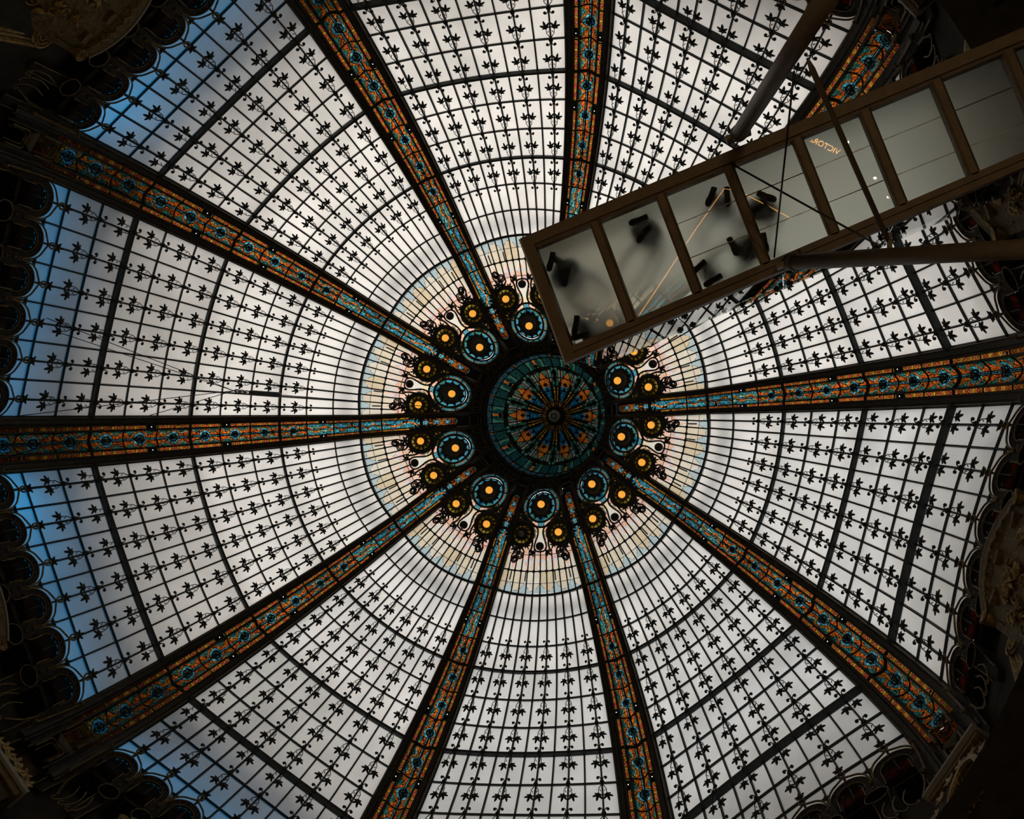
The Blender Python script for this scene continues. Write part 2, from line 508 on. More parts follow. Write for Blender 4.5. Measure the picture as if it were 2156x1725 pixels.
def bar_mesh(path, normals, w, d, mat='iron'):
    # rectangular bar hanging below the glass along a path of (point, sideways, up)
    mb = MB(); rings = []
    for p, s, u in path:
        rings.append([p + s * w / 2 + u * 0.012, p + s * w * 0.32 - u * d, p - s * w * 0.32 - u * d, p - s * w / 2 + u * 0.012])
    mb.sweep(rings)
    return mb.mesh('bar', [mat])
def radial_bar(j):
    path = []
    for k in range(0, 25):
        t = -1.05 + k * (11.05 + 1.0) / 24
        p, dx, dy, dz = bay_frame(-1 + j / 6, t)
        if dz.z < 0: dz = -dz
        path.append((p, dy, dz))
    return bar_mesh(path, None, 0.05, 0.06)
radial_meshes = [radial_bar(j) for j in range(1, 12)]
RING_W = {2: (0.135, 0.17), 5: (0.105, 0.13), 8: (0.085, 0.10), 11: (0.085, 0.12)}
def ring_bar(i):
    w, d = RING_W.get(i, (0.045, 0.055))
    path = []
    for k in range(19):
        u = -1.0 + 2.0 * k / 18
        p, dx, dy, dz = bay_frame(u, i)
        if dz.z < 0: dz = -dz
        path.append((p, dx, dz))
    return bar_mesh(path, None, w, d)
ring_meshes = [ring_bar(i) for i in range(12)]

# leaf ornament: node boss, two stalks with a five-lobed leaf each (towards the rim), two scrolls (towards the crown)
def leaf_outline(cx, cy, ang, s, lobes=((-1.75, 0.60), (-0.95, 0.92), (0.0, 1.08), (0.95, 0.92), (1.75, 0.60)), inner=0.34):
    pts = []
    def P(a, r): pts.append((cx + s * r * math.cos(ang + a), cy + s * r * math.sin(ang + a)))
    P(PI, 0.30)
    for k, (a, r) in enumerate(lobes):
        w = 0.20
        P(a - w * 1.45, r * 0.62); P(a - w * 0.5, r * 0.9); P(a, r); P(a + w * 0.5, r * 0.9); P(a + w * 1.45, r * 0.62)
        if k < len(lobes) - 1:
            P((a + lobes[k + 1][0]) / 2, inner)
    return pts
def scroll_pts(cx, cy, r0, r1, a0, a1, n=10):
    return [(cx + (r0 + (r1 - r0) * k / n) * math.cos(a0 + (a1 - a0) * k / n), cy + (r0 + (r1 - r0) * k / n) * math.sin(a0 + (a1 - a0) * k / n)) for k in range(n + 1)]
def leaf_ornament():
    mb = MB()
    fm = lambda a, b, o: Vector((a, b, o - 0.07))
    mb.ball((0, 0, -0.07), 0.07, 8, 5, (1.15, 1.0, 0.7))
    for s in (-1, 1):
        mb.plate(leaf_outline(0.375, 0.122 * s, 0.30 * s, 0.185), fm, 0.02, 0.035)
        mb.tube([(0.03, 0.01 * s, -0.075), (0.12, 0.045 * s, -0.085), (0.20, 0.105 * s, -0.085), (0.27, 0.105 * s, -0.08), (0.34, 0.118 * s, -0.08)], [0.014, 0.013, 0.011, 0.011, 0.013], 5)
        mb.tube([(0.22, 0.085 * s, -0.08), (0.25, 0.06 * s, -0.08), (0.28, 0.05 * s, -0.08)], 0.011, 5)
        sp = [(-0.02, 0.01 * s), (-0.09, 0.022 * s), (-0.15, 0.05 * s), (-0.175, 0.09 * s), (-0.155, 0.125 * s), (-0.12, 0.125 * s)]
        mb.tube([(a, b, -0.075) for a, b in sp], [0.018, 0.016, 0.014, 0.014, 0.014, 0.014], 5)
        mb.ball((-0.135, 0.108 * s, -0.075), 0.043, 8, 5)
    return mb.mesh('leaf_ornament', ['iron'])
leaf_me = leaf_ornament()

win = []
for b in range(10):
    w = bpy.data.objects.new('window_%d' % (b + 1), None); C.objects.link(w)
    w.matrix_basis = rotz(bay_ang(b)); w['kind'] = 'structure'
    w['label'] = 'frosted white glazed dome bay with leaf ironwork ' + BAYNAME[b]
    win.append(w)
    for me in pane_meshes: put('pane', me, w)
    for me in radial_meshes: put('glazing_bar', me, w)
    for me in ring_meshes: put('ring_bar', me, w)
orn = []
for i in range(1, 10):
    for j in (1, 3, 5, 7, 9, 11):
        u = -1 + j / 6
        p, dx, dy, dz = bay_frame(u, i, 0.0)
        if dz.z < 0: dz = -dz; dy = -dy
        r, z = prof(i)
        pitch = (bay(u - 1 / 6, i) - bay(u + 1 / 6, i)).length / 2
        gap = (bay(u, i) - bay(u, i - 1)).length
        sy = 0.25 + 0.75 * pitch / 0.475; sx = 0.12 + 0.88 * gap / 0.96
        dd = RING_W.get(i, (0, 0.055))[1]
        orn.append(mframe(p - dz * max(0.0, dd - 0.07), dx, dy, dz, sx, sy, 1.0))
for w in win:
    for M in orn: put('leaf_ornament', leaf_me, w, M)

# ------------------------------------------------------------------ ribs with stained glass
ORANGE = (0.80, 0.20, 0.022); DORANGE = (0.52, 0.10, 0.012); YEL = (0.90, 0.42, 0.06)
CYAN = (0.09, 0.46, 0.60); BLUE = (0.03, 0.24, 0.42); TEAL = (0.05, 0.27, 0.25); GREEN = (0.12, 0.34, 0.24); LBLUE = (0.22, 0.58, 0.66); PALE = (0.42, 0.60, 0.45)
RED = (0.85, 0.045, 0.012); LEAD = (0.006, 0.006, 0.005)
def jit(c, a=0.22):
    k = 1 + random.uniform(-a, a)
    return (c[0] * k, c[1] * k, c[2] * k)
def dep(t):
    return max(0.03, 0.27 * (1 - t / 11.5))
def trough(v, t, o=0.0):
    q = min(1.0, abs(v) / 0.42)
    return rib(v, t, dep(t) * (1 - q * q) * min(1, ribhalf(t) / 0.45) - 0.05 + o)

def cell_color(v, s, hw, L, t):
    # v, s in -1..1 ; hw, L half sizes in metres
    x, y = v * hw, s * L
    d = math.hypot(x, y); a = math.atan2(y, x)
    if t > 8.5:                                   # narrow upper cells: blue bands and an orange wave
        wv = 0.42 * math.sin(s * PI * 1.5)
        if d < 0.30 * hw: return YEL if d > 0.14 * hw else LEAD
        if abs(v - wv) < 0.20: return ORANGE
        if abs(v + wv * 0.8) < 0.14: return PALE if t < 10 else CYAN
        if abs(v) > 0.62: return CYAN
        return GREEN if abs(v) > 0.35 and t < 10 else CYAN
    if d < 0.15 * hw: return LEAD
    if d < 0.40 * hw:
        return LEAD if (a * 8 / PI) % 1 < 0.34 else CYAN
    if d < 0.50 * hw: return LEAD
    if d < 0.74 * hw and abs(v) > 0.07:
        return LEAD if (a * 9 / PI) % 1 < 0.13 else (CYAN if int(a * 9 / PI) % 3 else LBLUE)
    if abs(v) < 0.17:
        return LEAD if abs(v) < 0.03 or abs(v) > 0.145 else (CYAN if int((s + 1) * 7) % 2 else LBLUE)
    if d < 0.80 * hw: return LEAD
    if d < 1.0 * hw: return ORANGE if (a * 6 / PI) % 1 > 0.1 else LEAD
    wv = 0.66 + 0.20 * math.cos(s * PI * 2)
    if abs(abs(v) - wv) < 0.03 or abs(abs(v) - wv - 0.16) < 0.025: return LEAD
    if abs(v) > wv + 0.16: return TEAL if int(abs(v) * 22) % 3 else GREEN
    if abs(v) > wv: return PALE if t > 4 else GREEN
    return ORANGE if ((s * 3 + v * 2) % 1) > 0.45 else (DORANGE if ((s * 3 + v * 2) % 1) > 0.06 else LEAD)
def cell_mesh(t0, t1):
    mb = MB(); NV, NS = 42, 48
    tm = (t0 + t1) / 2
    hw = 0.40 * (ribhalf(tm) + 0.02); L = (rib(0, t0) - rib(0, t1)).length / 2
    g = [[mb.vert(trough(-0.41 + 0.82 * i / NV, t0 + (t1 - t0) * k / NS, 0.02)) for i in range(NV + 1)] for k in range(NS + 1)]
    for k in range(NS):
        for i in range(NV):
            v = -1 + 2 * (i + 0.5) / NV; s = -1 + 2 * (k + 0.5) / NS
            mb.face((g[k][i], g[k][i + 1], g[k + 1][i + 1], g[k + 1][i]), 0, cell_color(v, s, hw, L, tm))
    return mb.mesh('stained_panel', ['stained_rib'], True)
def strip_mesh(t0, t1, side, gaps):
    mb = MB(); NV = 9
    L = (rib(0, t0) - rib(0, t1)).length
    nj = 3 if t1 <= 11 else 2
    NS = 22 * nj
    g = [[mb.vert(rib(side * (0.455 + 0.185 * i / NV), t0 + (t1 - t0) * k / NS, -0.045)) for i in range(NV + 1)] for k in range(NS + 1)]
    for k in range(NS):
        for i in range(NV):
            s = (k + 0.5) / NS * nj; f = s % 1 - 0.5; v = (i + 0.5) / NV - 0.5
            t = t0 + (t1 - t0) * (k + 0.5) / NS
            x = f * L / nj; y = v * 0.185 * ribhalf(t)
            q = 0.034 + 0.022 * ribhalf(t)
            if any(abs(t - gp) < 0.15 for gp in gaps): c = LEAD
            elif abs(v) > 0.44: c = LEAD
            elif max(abs(x), abs(y)) < q * 0.36: c = (0.10, 0.55, 0.62)
            elif abs(x) + abs(y) < q * 1.25: c = RED
            elif abs(x) + abs(y) < q * 1.42: c = LEAD
            elif abs(abs(x) - q * 1.9) < 0.007 or abs(abs(x) - q * 2.6) < 0.006: c = LEAD
            elif abs(v) > 0.30: c = YEL
            else: c = (0.95, 0.30, 0.03) if abs(x) < q * 2.0 else (0.98, 0.46, 0.06)
            mb.face((g[k][i], g[k][i + 1], g[k + 1][i + 1], g[k + 1][i]), 0, c)
    return mb.mesh('jewel_strip', ['stained_strip'], True)
GAPS = (3.8, 6.2, 9.6)
CELLS = [(-0.55, 0.0)] + [(i, i + 1) for i in range(11)] + [(11, 12), (12, 13.55)]
rib_parts = []                                # (name, mesh)
for k, (a, b_) in enumerate(CELLS):
    rib_parts.append(('stained_panel', cell_mesh(a, b_)))
for a, b_ in [(-0.95, 0.0)] + CELLS[1:]:
    for sd in (-1, 1):
        rib_parts.append(('jewel_strip', strip_mesh(a, b_, sd, GAPS)))
# orange end panel with three blue rosettes
def end_panel():
    mb = MB(); NV, NS = 24, 48
    g = [[mb.vert(rib(1.3 * (-0.5 + i / NV), 13.53 + 1.6 * k / NS, -0.03)) for i in range(NV + 1)] for k in range(NS + 1)]
    for k in range(NS):
        for i in range(NV):
            v = 1.6 * (-1 + 2 * (i + 0.5) / NV); s = (k + 0.5) / NS * 3.4
            hw = 0.13; x = v * hw; y = (s % 1 - 0.5) * 0.30
            d = math.hypot(x, y)
            if d < 0.022: c = (0.5, 0.10, 0.03)
            elif d < 0.075: c = LEAD if (math.atan2(y, x) * 2 / PI) % 1 < 0.1 else CYAN
            elif d < 0.09: c = LEAD
            elif abs(v) > 0.95 or k < 4: c = LEAD
            else: c = LEAD if int((y + x * x * 4) / 0.012) % 3 == 0 else (0.55, 0.15, 0.03)
            mb.face((g[k][i], g[k][i + 1], g[k + 1][i + 1], g[k + 1][i]), 0, c)
    return mb.mesh('end_panel', ['stained_rib'], True)
rib_parts.append(('end_panel', end_panel()))
def foot_panel():
    # dark stained panel below the arch: rosettes of yellow stars on blue
    mb = MB(); NV, NS = 30, 46
    g = [[mb.vert(trough(-0.41 + 0.82 * i / NV, -2.35 + 1.8 * k / NS, 0.03)) for i in range(NV + 1)] for k in range(NS + 1)]
    for k in range(NS):
        for i in range(NV):
            x = (-1 + 2 * (i + 0.5) / NV) * 0.30; y = (k + 0.5) / NS * 1.85
            c = DORANGE
            for cx, cy in ((-0.14, 0.35), (0.12, 0.38), (0, 0.72)):
                d = math.hypot(x - cx, y - cy); a = math.atan2(y - cy, x - cx)
                if d < 0.13: c = LEAD if d > 0.118 else ((0.8, 0.42, 0.08) if d < 0.03 or (a * 2.5 / PI) % 1 < 0.22 else CYAN)
            mb.face((g[k][i], g[k][i + 1], g[k + 1][i + 1], g[k + 1][i]), 0, (c[0] * 0.6, c[1] * 0.6, c[2] * 0.6))
    return mb.mesh('foot_panel', ['stained_rib'], True)
rib_parts.append(('foot_panel', foot_panel()))
# backing plate between strip glass and trough glass at the foot and near the rim
def rib_backing(t0, t1, n):
    mb = MB()
    mb.sweep([[rib(-1.15, t0 + (t1 - t0) * k / n, 0.33), rib(-1.15, t0 + (t1 - t0) * k / n, 0.36), rib(1.15, t0 + (t1 - t0) * k / n, 0.36), rib(1.15, t0 + (t1 - t0) * k / n, 0.33)] for k in range(n + 1)])
    return mb.mesh('backing', ['dark_wall'])
rib_parts.append(('backing_plate', rib_backing(14.9, 17.0, 6)))
rib_parts.append(('backing_plate', rib_backing(-5.6, -2.3, 8)))
for sd in (-1, 1):
    mb = MB()
    mb.sweep([[rib(sd * 0.44, -2.4 + 1.5 * k / 4, -0.03), rib(sd * 0.44, -2.4 + 1.5 * k / 4, 0.0), rib(sd * 1.3, -2.4 + 1.5 * k / 4, 0.0), rib(sd * 1.3, -2.4 + 1.5 * k / 4, -0.03)] for k in range(5)])
    rib_parts.append(('foot_plate', mb.mesh('foot_plate', ['dark_wall'])))
for sd in (-1, 1):
    mb = MB(); rings = []
    for k in range(61):
        t = -2.6 + 19.5 * k / 60
        s = 0.55 + 0.45 * min(1, ribhalf(t) / 0.6)
        sec = [(1.10, 0.05), (1.10, -0.06), (1.02, -0.09), (1.00, -0.15), (0.92, -0.15), (0.90, -0.19), (0.74, -0.19), (0.70, -0.13), (0.635, -0.11), (0.62, 0.05)]
        rings.append([rib(sd * v, t, o * s) for v, o in sec])
    mb.sweep(rings)
    rib_parts.append(('side_beam', mb.mesh('side_beam', ['rib_iron'])))
    mb = MB()
    mb.sweep([[rib(sd * v, -2.6 + 16.2 * k / 50, o) for v, o in ((0.47, -0.02), (0.47, -0.09), (0.40, -0.09), (0.395, 0.06))] for k in range(51)])
    rib_parts.append(('inner_bar', mb.mesh('inner_bar', ['rib_iron'])))
    mb = MB()
    mb.tube([rib(sd * 0.98, -2.6 + 19.6 * k / 60, -0.16 * (0.55 + 0.45 * min(1, ribhalf(-2.6 + 19.6 * k / 60) / 0.6))) for k in range(61)], 0.013, 5)
    rib_parts.append(('gilt_moulding', mb.mesh('gilt_moulding', ['bronze'])))
for v in (-0.055, 0.055):
    mb = MB()
    mb.tube([trough(v, -0.5 + 13.0 * k / 60, -0.01) for k in range(61)], 0.013, 5)
    rib_parts.append(('centre_bar', mb.mesh('centre_bar', ['iron'])))
for i in list(range(12)) + [12]:
    thick = i in (2, 5, 8, 11)
    mb = MB()
    mb.tube([trough(-0.47 + 0.94 * k / 12, i, -0.015) for k in range(13)], 0.045 if thick else 0.022, 6)
    for sd in (-1, 1):
        mb.tube([rib(sd * 0.43, i, -0.05), rib(sd * 0.66, i, -0.06)], 0.04 if thick else 0.02, 5)
    rib_parts.append(('cross_bar', mb.mesh('cross_bar', ['iron'])))
def rosette_mesh(t, scale, bz):
    mb = MB()
    w = ribhalf(t) + 0.02; hw = 0.40 * w
    L = (rib(0, t - 0.5) - rib(0, t + 0.5)).length
    def pt(x, y, o): return trough(x / w, t + y / L, o)
    R = 0.45 * hw * scale
    mb.tube([pt(R * math.cos(2 * PI * k / 20), R * math.sin(2 * PI * k / 20), -0.035) for k in range(20)], 0.016 * (0.5 + scale / 2), 5, True)
    for k in range(14):
        a = 2 * PI * k / 14
        mb.tube([pt(0.14 * hw * math.cos(a), 0.14 * hw * math.sin(a), -0.035), pt(R * math.cos(a), R * math.sin(a), -0.035)], 0.008, 4)
    c = pt(0, 0, -0.05)
    mb.ball(c, 0.11 * hw + 0.02, 8, 5, mi=1)
    return mb.mesh('rosette', ['iron', 'bronze' if bz else 'iron'])
for i in range(0, 9):
    rib_parts.append(('rosette', rosette_mesh(i + 0.5, 1.0 if i < 6 else 0.8, i < 3)))
# bulbs beside the jewel strips
def bulb_mesh(t, sd):
    mb = MB(); p = rib(sd * 0.55, t, -0.09); d = tang(t)
    mb.ball(p, 0.015, 8, 5, mi=0)
    mb.tube([rib(sd * 0.55, t, -0.03), p], 0.022, 6, mi=1)
    mb.box((0, 0, 0), (0.10, 0.09, 0.03), Matrix.Translation(rib(sd * 0.55, t, -0.035)), 1)
    return mb.mesh('bulb', ['bulb_white', 'iron'])
for t in GAPS:
    for sd in (-1, 1):
        rib_parts.append(('bulb', bulb_mesh(t, sd)))
# foot of the rib: nested arches with a ringed rosette, knobs and rods
def arch_pts(tc, rad, z0=-0.10, legs=0.5, n=14):
    L = (rib(0, tc - 0.5) - rib(0, tc + 0.5)).length
    w = ribhalf(tc) + 0.02
    P = [trough(-rad / w, tc - legs, z0)]
    for k in range(n + 1):
        a = PI - PI * k / n
        P.append(trough(rad * math.cos(a) / w, tc + rad * math.sin(a) / L, z0))
    P.append(trough(rad / w, tc - legs, z0))
    return P
mb = MB()
mb.tube(arch_pts(-0.95, 0.27, -0.16), 0.032, 6); mb.tube(arch_pts(-0.95, 0.20, -0.17), 0.02, 6)
mb.tube(arch_pts(-1.95, 0.24, -0.22), 0.03, 6); mb.tube(arch_pts(-1.95, 0.17, -0.22), 0.02, 6)
L0 = (rib(0, -1) - rib(0, 0)).length
for cx, cy in ((0.0, -0.66),):
    mb.tube([trough((cx + 0.05 * math.cos(a)) / 0.67, cy + 0.05 * math.sin(a) / L0, -0.16) for a in [2 * PI * k / 12 for k in range(12)]], 0.014, 5, True)
    for s in (-1, 1):
        mb.tube([trough(s * 0.05 / 0.67, cy, -0.16), trough(s * 0.13 / 0.67, cy - 0.06, -0.16), trough(s * 0.25 / 0.67, cy - 0.22, -0.16)], 0.014, 5)
rib_parts.append(('foot_arch', mb.mesh('foot_arch', ['bronze'])))
mb = MB()
mb.tube([trough(0.17 * math.cos(a) / 0.67, -0.98 + 0.17 * math.sin(a) / L0, -0.14) for a in [2 * PI * k / 20 for k in range(20)]], 0.016, 5, True, 1)
for k in range(16):
    a = 2 * PI * k / 16
    mb.tube([trough(0.05 * math.cos(a) / 0.67, -0.98 + 0.05 * math.sin(a) / L0, -0.13), trough(0.165 * math.cos(a) / 0.67, -0.98 + 0.165 * math.sin(a) / L0, -0.13)], 0.01, 4, mi=0)
mb.ball(trough(0, -0.98, -0.16), 0.045, 8, 6, mi=1)
rib_parts.append(('foot_rosette', mb.mesh('foot_rosette', ['iron', 'bronze'])))
for s in (-1, 1):
    mb = MB()
    mb.ball(rib(s * 0.93, -0.62, -0.22), 0.062, 9, 6)
    mb.tube([rib(s * 0.93, -0.62, -0.2), rib(s * 0.95, -1.4, -0.28), rib(s * 0.98, -2.4, -0.36)], 0.035, 6)
    mb.tube([rib(s * 1.10, -0.75, -0.1), rib(s * 1.12, -1.6, -0.2), rib(s * 1.25, -2.5, -0.3), rib(s * 1.5, -3.0, -0.35)], 0.03, 6)
    mb.ball(rib(s * 1.0, -2.3, -0.4), 0.07, 8, 5)
    rib_parts.append(('foot_rods', mb.mesh('foot_rods', ['bronze'])))

ribs = []
for k in range(10):
    o = bpy.data.objects.new('dome_rib', None); C.objects.link(o)
    o.matrix_basis = rotz(rib_ang(k))
    o['label'] = 'dark iron dome rib with orange and blue stained glass ' + RIBNAME[k]
    o['category'] = 'rib'; o['group'] = 'stained glass ribs of the dome'
    ribs.append(o)
    for nm, me in rib_parts: put(nm, me, o)

# ------------------------------------------------------------------ crown: stained glass and ironwork round the oculus
CREAM = (0.74, 0.66, 0.52); PETAL = (0.74, 0.68, 0.58); MIST = (0.44, 0.56, 0.60); SALMON = (0.84, 0.50, 0.36); MAUVE = (0.70, 0.50, 0.46); PINK = (0.88, 0.62, 0.50)
AMBER = (0.95, 0.55, 0.15); BEAD = (0.02, 0.27, 0.44); SKYB = (0.07, 0.31, 0.42); OLIVE = (0.36, 0.40, 0.09); TAN = (0.85, 0.72, 0.48)
def cr_pt(a, r, off=0.0):
    # crown point from an angle offset (radians) and a radius
    t = 11.0
    lo, hi = 11.0, 17.0
    for _ in range(24):
        t = (lo + hi) / 2
        if prof(t)[0] > r: lo = t
        else: hi = t
    rr, z = prof(t); d = tang(t)
    rr += off * d.z; z -= off * d.x
    return Vector((rr * math.cos(a), rr * math.sin(a), z))
def cr_xy(x, y, off=0.0):
    # x: metres outward from the axis along the bay, y: metres sideways
    return cr_pt(math.atan2(y, x), math.hypot(x, y), off)
def crown_half(r):
    return PI / 10 - math.asin(min(0.99, 0.30 / r)) + 0.03
crown_parts = []
def fill(name, cls, r0, r1, nr, na, a0=-1.0, a1=1.0, mat='stained_crown'):
    mb = MB()
    g = []
    for k in range(nr + 1):
        r = r0 + (r1 - r0) * k / nr
        g.append([(r, (a0 + (a1 - a0) * i / na) * crown_half(r)) for i in range(na + 1)])
    idx = [[mb.vert(cr_pt(a, r)) for r, a in row] for row in g]
    for k in range(nr):
        for i in range(na):
            r = (g[k][i][0] + g[k + 1][i][0]) / 2; a = (g[k][i][1] + g[k][i + 1][1] + g[k + 1][i][1] + g[k + 1][i + 1][1]) / 4
            mb.face((idx[k][i], idx[k][i + 1], idx[k + 1][i + 1], idx[k + 1][i]), 0, cls(r, a))
    crown_parts.append((name, mb.mesh(name, [mat], True)))
def petal_cls(r, a):
    h = crown_half(r); c = (a / h + 1) * 3; f = c % 1 - 0.5       # six petals
    s = (r - 4.64) / (5.25 - 4.64)
    w = 0.47 * (1 - max(0, (s - 0.35) / 0.60) ** 2.4) if s < 0.95 else 0
    if abs(abs(f) - w) < 0.012 and s < 0.96: return (0.03, 0.03, 0.03)
    if abs(f) < w:
        tone = (int(c) * 7 % 3) * 0.06
        if abs((s % 0.36) - 0.18) < 0.010: return (0.12, 0.11, 0.10)
        return (PETAL[0] - tone * 0.6, PETAL[1] - tone, PETAL[2] - tone * 1.6)
    return MIST
def tulip_cls(r, a):
    h = crown_half(r); c = (a / h + 1) * 3; f = c % 1 - 0.5
    s = (4.64 - r) / (4.64 - 3.95)
    w = 0.40 * (1 - min(1, s / 0.48) ** 2.2) if s < 0.48 else 0
    g = c % 1 - (0 if c % 1 < 0.5 else 1)
    dx = g * 2 * h / 6 * r; dy = (4.64 - r) - 0.30
    if math.hypot(abs(dx) - 0.062, dy) < 0.045: return (0.60, 0.72, 0.78)
    if abs(f) < w: return CREAM if int(c) % 2 else PETAL
    if abs(abs(f) - w) < 0.07 and s < 0.55: return (0.80, 0.80, 0.76)
    if abs((r * 6) % 1 - 0.5) > 0.485 or abs((c * 2) % 1 - 0.5) > 0.48: return (0.15, 0.10, 0.08)
    q = (int(c * 2) * 5 + int(r * 6) * 3) % 4
    return (SALMON, PINK, MAUVE, PINK)[q]
def field_cls(r, a):
    # inner field: keyhole of cream glass in the middle, salmon to both sides, darker towards the ribs
    x = r * math.cos(a); y = abs(r * math.sin(a))
    key = 0.07 + 0.105 * max(0, min(1, (r - 3.35) / 0.5)) ** 1.5 if r > 3.35 else 0.07 + 0.20 * ((3.35 - r) / 0.25) ** 2
    if abs(y - key) < 0.012: return (0.05, 0.04, 0.03)
    if y < key:
        if r < 3.42: return SKYB if y < 0.09 and r < 3.36 and y < (3.40 - r) * 0.6 else TAN
        if r < 3.56: return TAN
        return (0.80, 0.76, 0.68) if y > 0.008 else (0.25, 0.22, 0.18)
    if y > 0.30 and r < 3.80: return (0.05, 0.035, 0.015) if int(r * 40) % 5 else (0.55, 0.25, 0.05)
    if abs((r * 6) % 1 - 0.5) > 0.485: return (0.15, 0.10, 0.08)
    return (PINK, SALMON, TAN, SALMON)[int(r * 6 + y * 9) % 4]
for p in range(6):
    fill('petal_pane', petal_cls, 4.64, 5.25, 34, 22, -1 + p / 3, -1 + (p + 1) / 3)
for p in range(6):
    fill('tulip_pane', tulip_cls, 3.95, 4.64, 30, 18, -1 + p / 3, -1 + (p + 1) / 3)
for p in range(4):
    fill('field_pane', field_cls, 2.98, 3.95, 40, 22, -1 + p / 2, -1 + (p + 1) / 2)
def disc_glass(name, cx, cy, R, cls, off, n=28, nr=12):
    mb = MB()
    c = [[mb.vert(cr_xy(cx + R * k / nr * math.cos(2 * PI * j / n), cy + R * k / nr * math.sin(2 * PI * j / n), off)) for j in range(n)] for k in range(nr + 1)]
    for k in range(nr):
        for j in range(n):
            mb.face((c[k][j], c[k][(j + 1) % n], c[k + 1][(j + 1) % n], c[k + 1][j]), 0, cls((k + 0.5) / nr, 2 * PI * (j + 0.5) / n))
    crown_parts.append((name, mb.mesh(name, ['stained_crown'], True)))
MX = 2.80
def med_cls(q, a):
    if q < 0.60: return LEAD
    if q < 0.76: return LEAD if (a * 6 / PI) % 1 < 0.62 else BLUE
    if q < 0.93: return SKYB if (a * 6 / PI + 0.3) % 1 > 0.16 else (0.10, 0.35, 0.42)
    return LEAD
disc_glass('medallion_glass', MX, 0, 0.43, med_cls, -0.015, 48, 14)
def small_cls(q, a):
    if q < 0.55: return LEAD
    if q < 0.90: return OLIVE if (a * 6 / PI) % 1 > 0.30 else LEAD
    return LEAD
SM = [(3.60 * math.cos(math.radians(9.05)), s * 3.60 * math.sin(math.radians(9.05))) for s in (-1, 1)]
for cx, cy in SM:
    disc_glass('small_medallion_glass', cx, cy, 0.285, small_cls, -0.02, 48, 10)
# beaded band round the big medallion: cream segments with blue beads
def bead_seg(a0, a1, nb):
    mb = MB(); n = 18; nr = 6
    g = [[mb.vert(cr_xy(MX + (0.46 + 0.105 * k / nr) * math.cos(a0 + (a1 - a0) * j / n), (0.46 + 0.105 * k / nr) * math.sin(a0 + (a1 - a0) * j / n), -0.012)) for j in range(n + 1)] for k in range(nr + 1)]
    for k in range(nr):
        for j in range(n):
            f = ((j + 0.5) / n * nb) % 1 - 0.5; rr = (k + 0.5) / nr - 0.5
            x = f * 0.5 * (a1 - a0) / nb; y = rr * 0.105
            d = math.hypot(x, y)
            c = BEAD if d < 0.040 else ((0.42, 0.15, 0.03) if j in (0, n - 1) or k in (0, nr - 1) else (0.26, 0.28, 0.17))
            mb.face((g[k][j], g[k][j + 1], g[k + 1][j + 1], g[k + 1][j]), 0, c)
    return mb.mesh('bead_band', ['stained_crown'])
for a0, a1 in ((0.60, 1.31), (1.31, 2.05), (2.05, 2.80), (3.48, 4.23), (4.23, 4.97), (4.97, 5.68), (2.80, 3.48)):
    crown_parts.append(('bead_band', bead_seg(a0, a1, 3)))
# beaded bands that run from the medallion out along the keyhole
def bead_arm(s):
    mb = MB()
    P = [(3.04, 0.50), (3.22, 0.44), (3.38, 0.33), (3.54, 0.22), (3.70, 0.20)]
    Q = [(3.00, 0.40), (3.16, 0.36), (3.30, 0.25), (3.46, 0.14), (3.68, 0.15)]
    n = 20
    def lerp(A, f):
        x = f * (len(A) - 1); i = min(int(x), len(A) - 2); x -= i
        return (A[i][0] * (1 - x) + A[i + 1][0] * x, A[i][1] * (1 - x) + A[i + 1][1] * x)
    nr = 5
    g = []
    for j in range(n + 1):
        a, b = lerp(P, j / n), lerp(Q, j / n)
        g.append([mb.vert(cr_xy(a[0] + (b[0] - a[0]) * k / nr, s * (a[1] + (b[1] - a[1]) * k / nr), -0.012)) for k in range(nr + 1)])
    for j in range(n):
        for k in range(nr):
            f = ((j + 0.5) / n * 5) % 1 - 0.5; rr = (k + 0.5) / nr - 0.5
            c = BEAD if math.hypot(f, rr * 1.2) < 0.33 else ((0.42, 0.15, 0.03) if abs(rr) > 0.38 else (0.46, 0.48, 0.32))
            mb.face((g[j][k], g[j + 1][k], g[j + 1][k + 1], g[j][k + 1]), 0, c)
    return mb.mesh('bead_band', ['stained_crown'])
for s in (-1, 1): crown_parts.append(('bead_band', bead_arm(s)))
# opaque iron apron between the crown glass and the oculus
mb = MB()
nr, na = 22, 26
def ap(k, i):
    r = 3.03 - 1.10 * k / nr
    return (-1 + 2 * i / na) * (crown_half(r) + 0.02), r
g = [[mb.vert(cr_pt(*ap(k, i), 0.03)) for i in range(na + 1)] for k in range(nr + 1)]
for k in range(nr):
    for i in range(na):
        a, r = ap(k + 0.5, i + 0.5)
        if math.hypot(r * math.cos(a) - MX, r * math.sin(a)) > 0.53:
            mb.face((g[k][i], g[k][i + 1], g[k + 1][i + 1], g[k + 1][i]))
crown_parts.append(('apron_plate', mb.mesh('apron_plate', ['dark_wall'])))
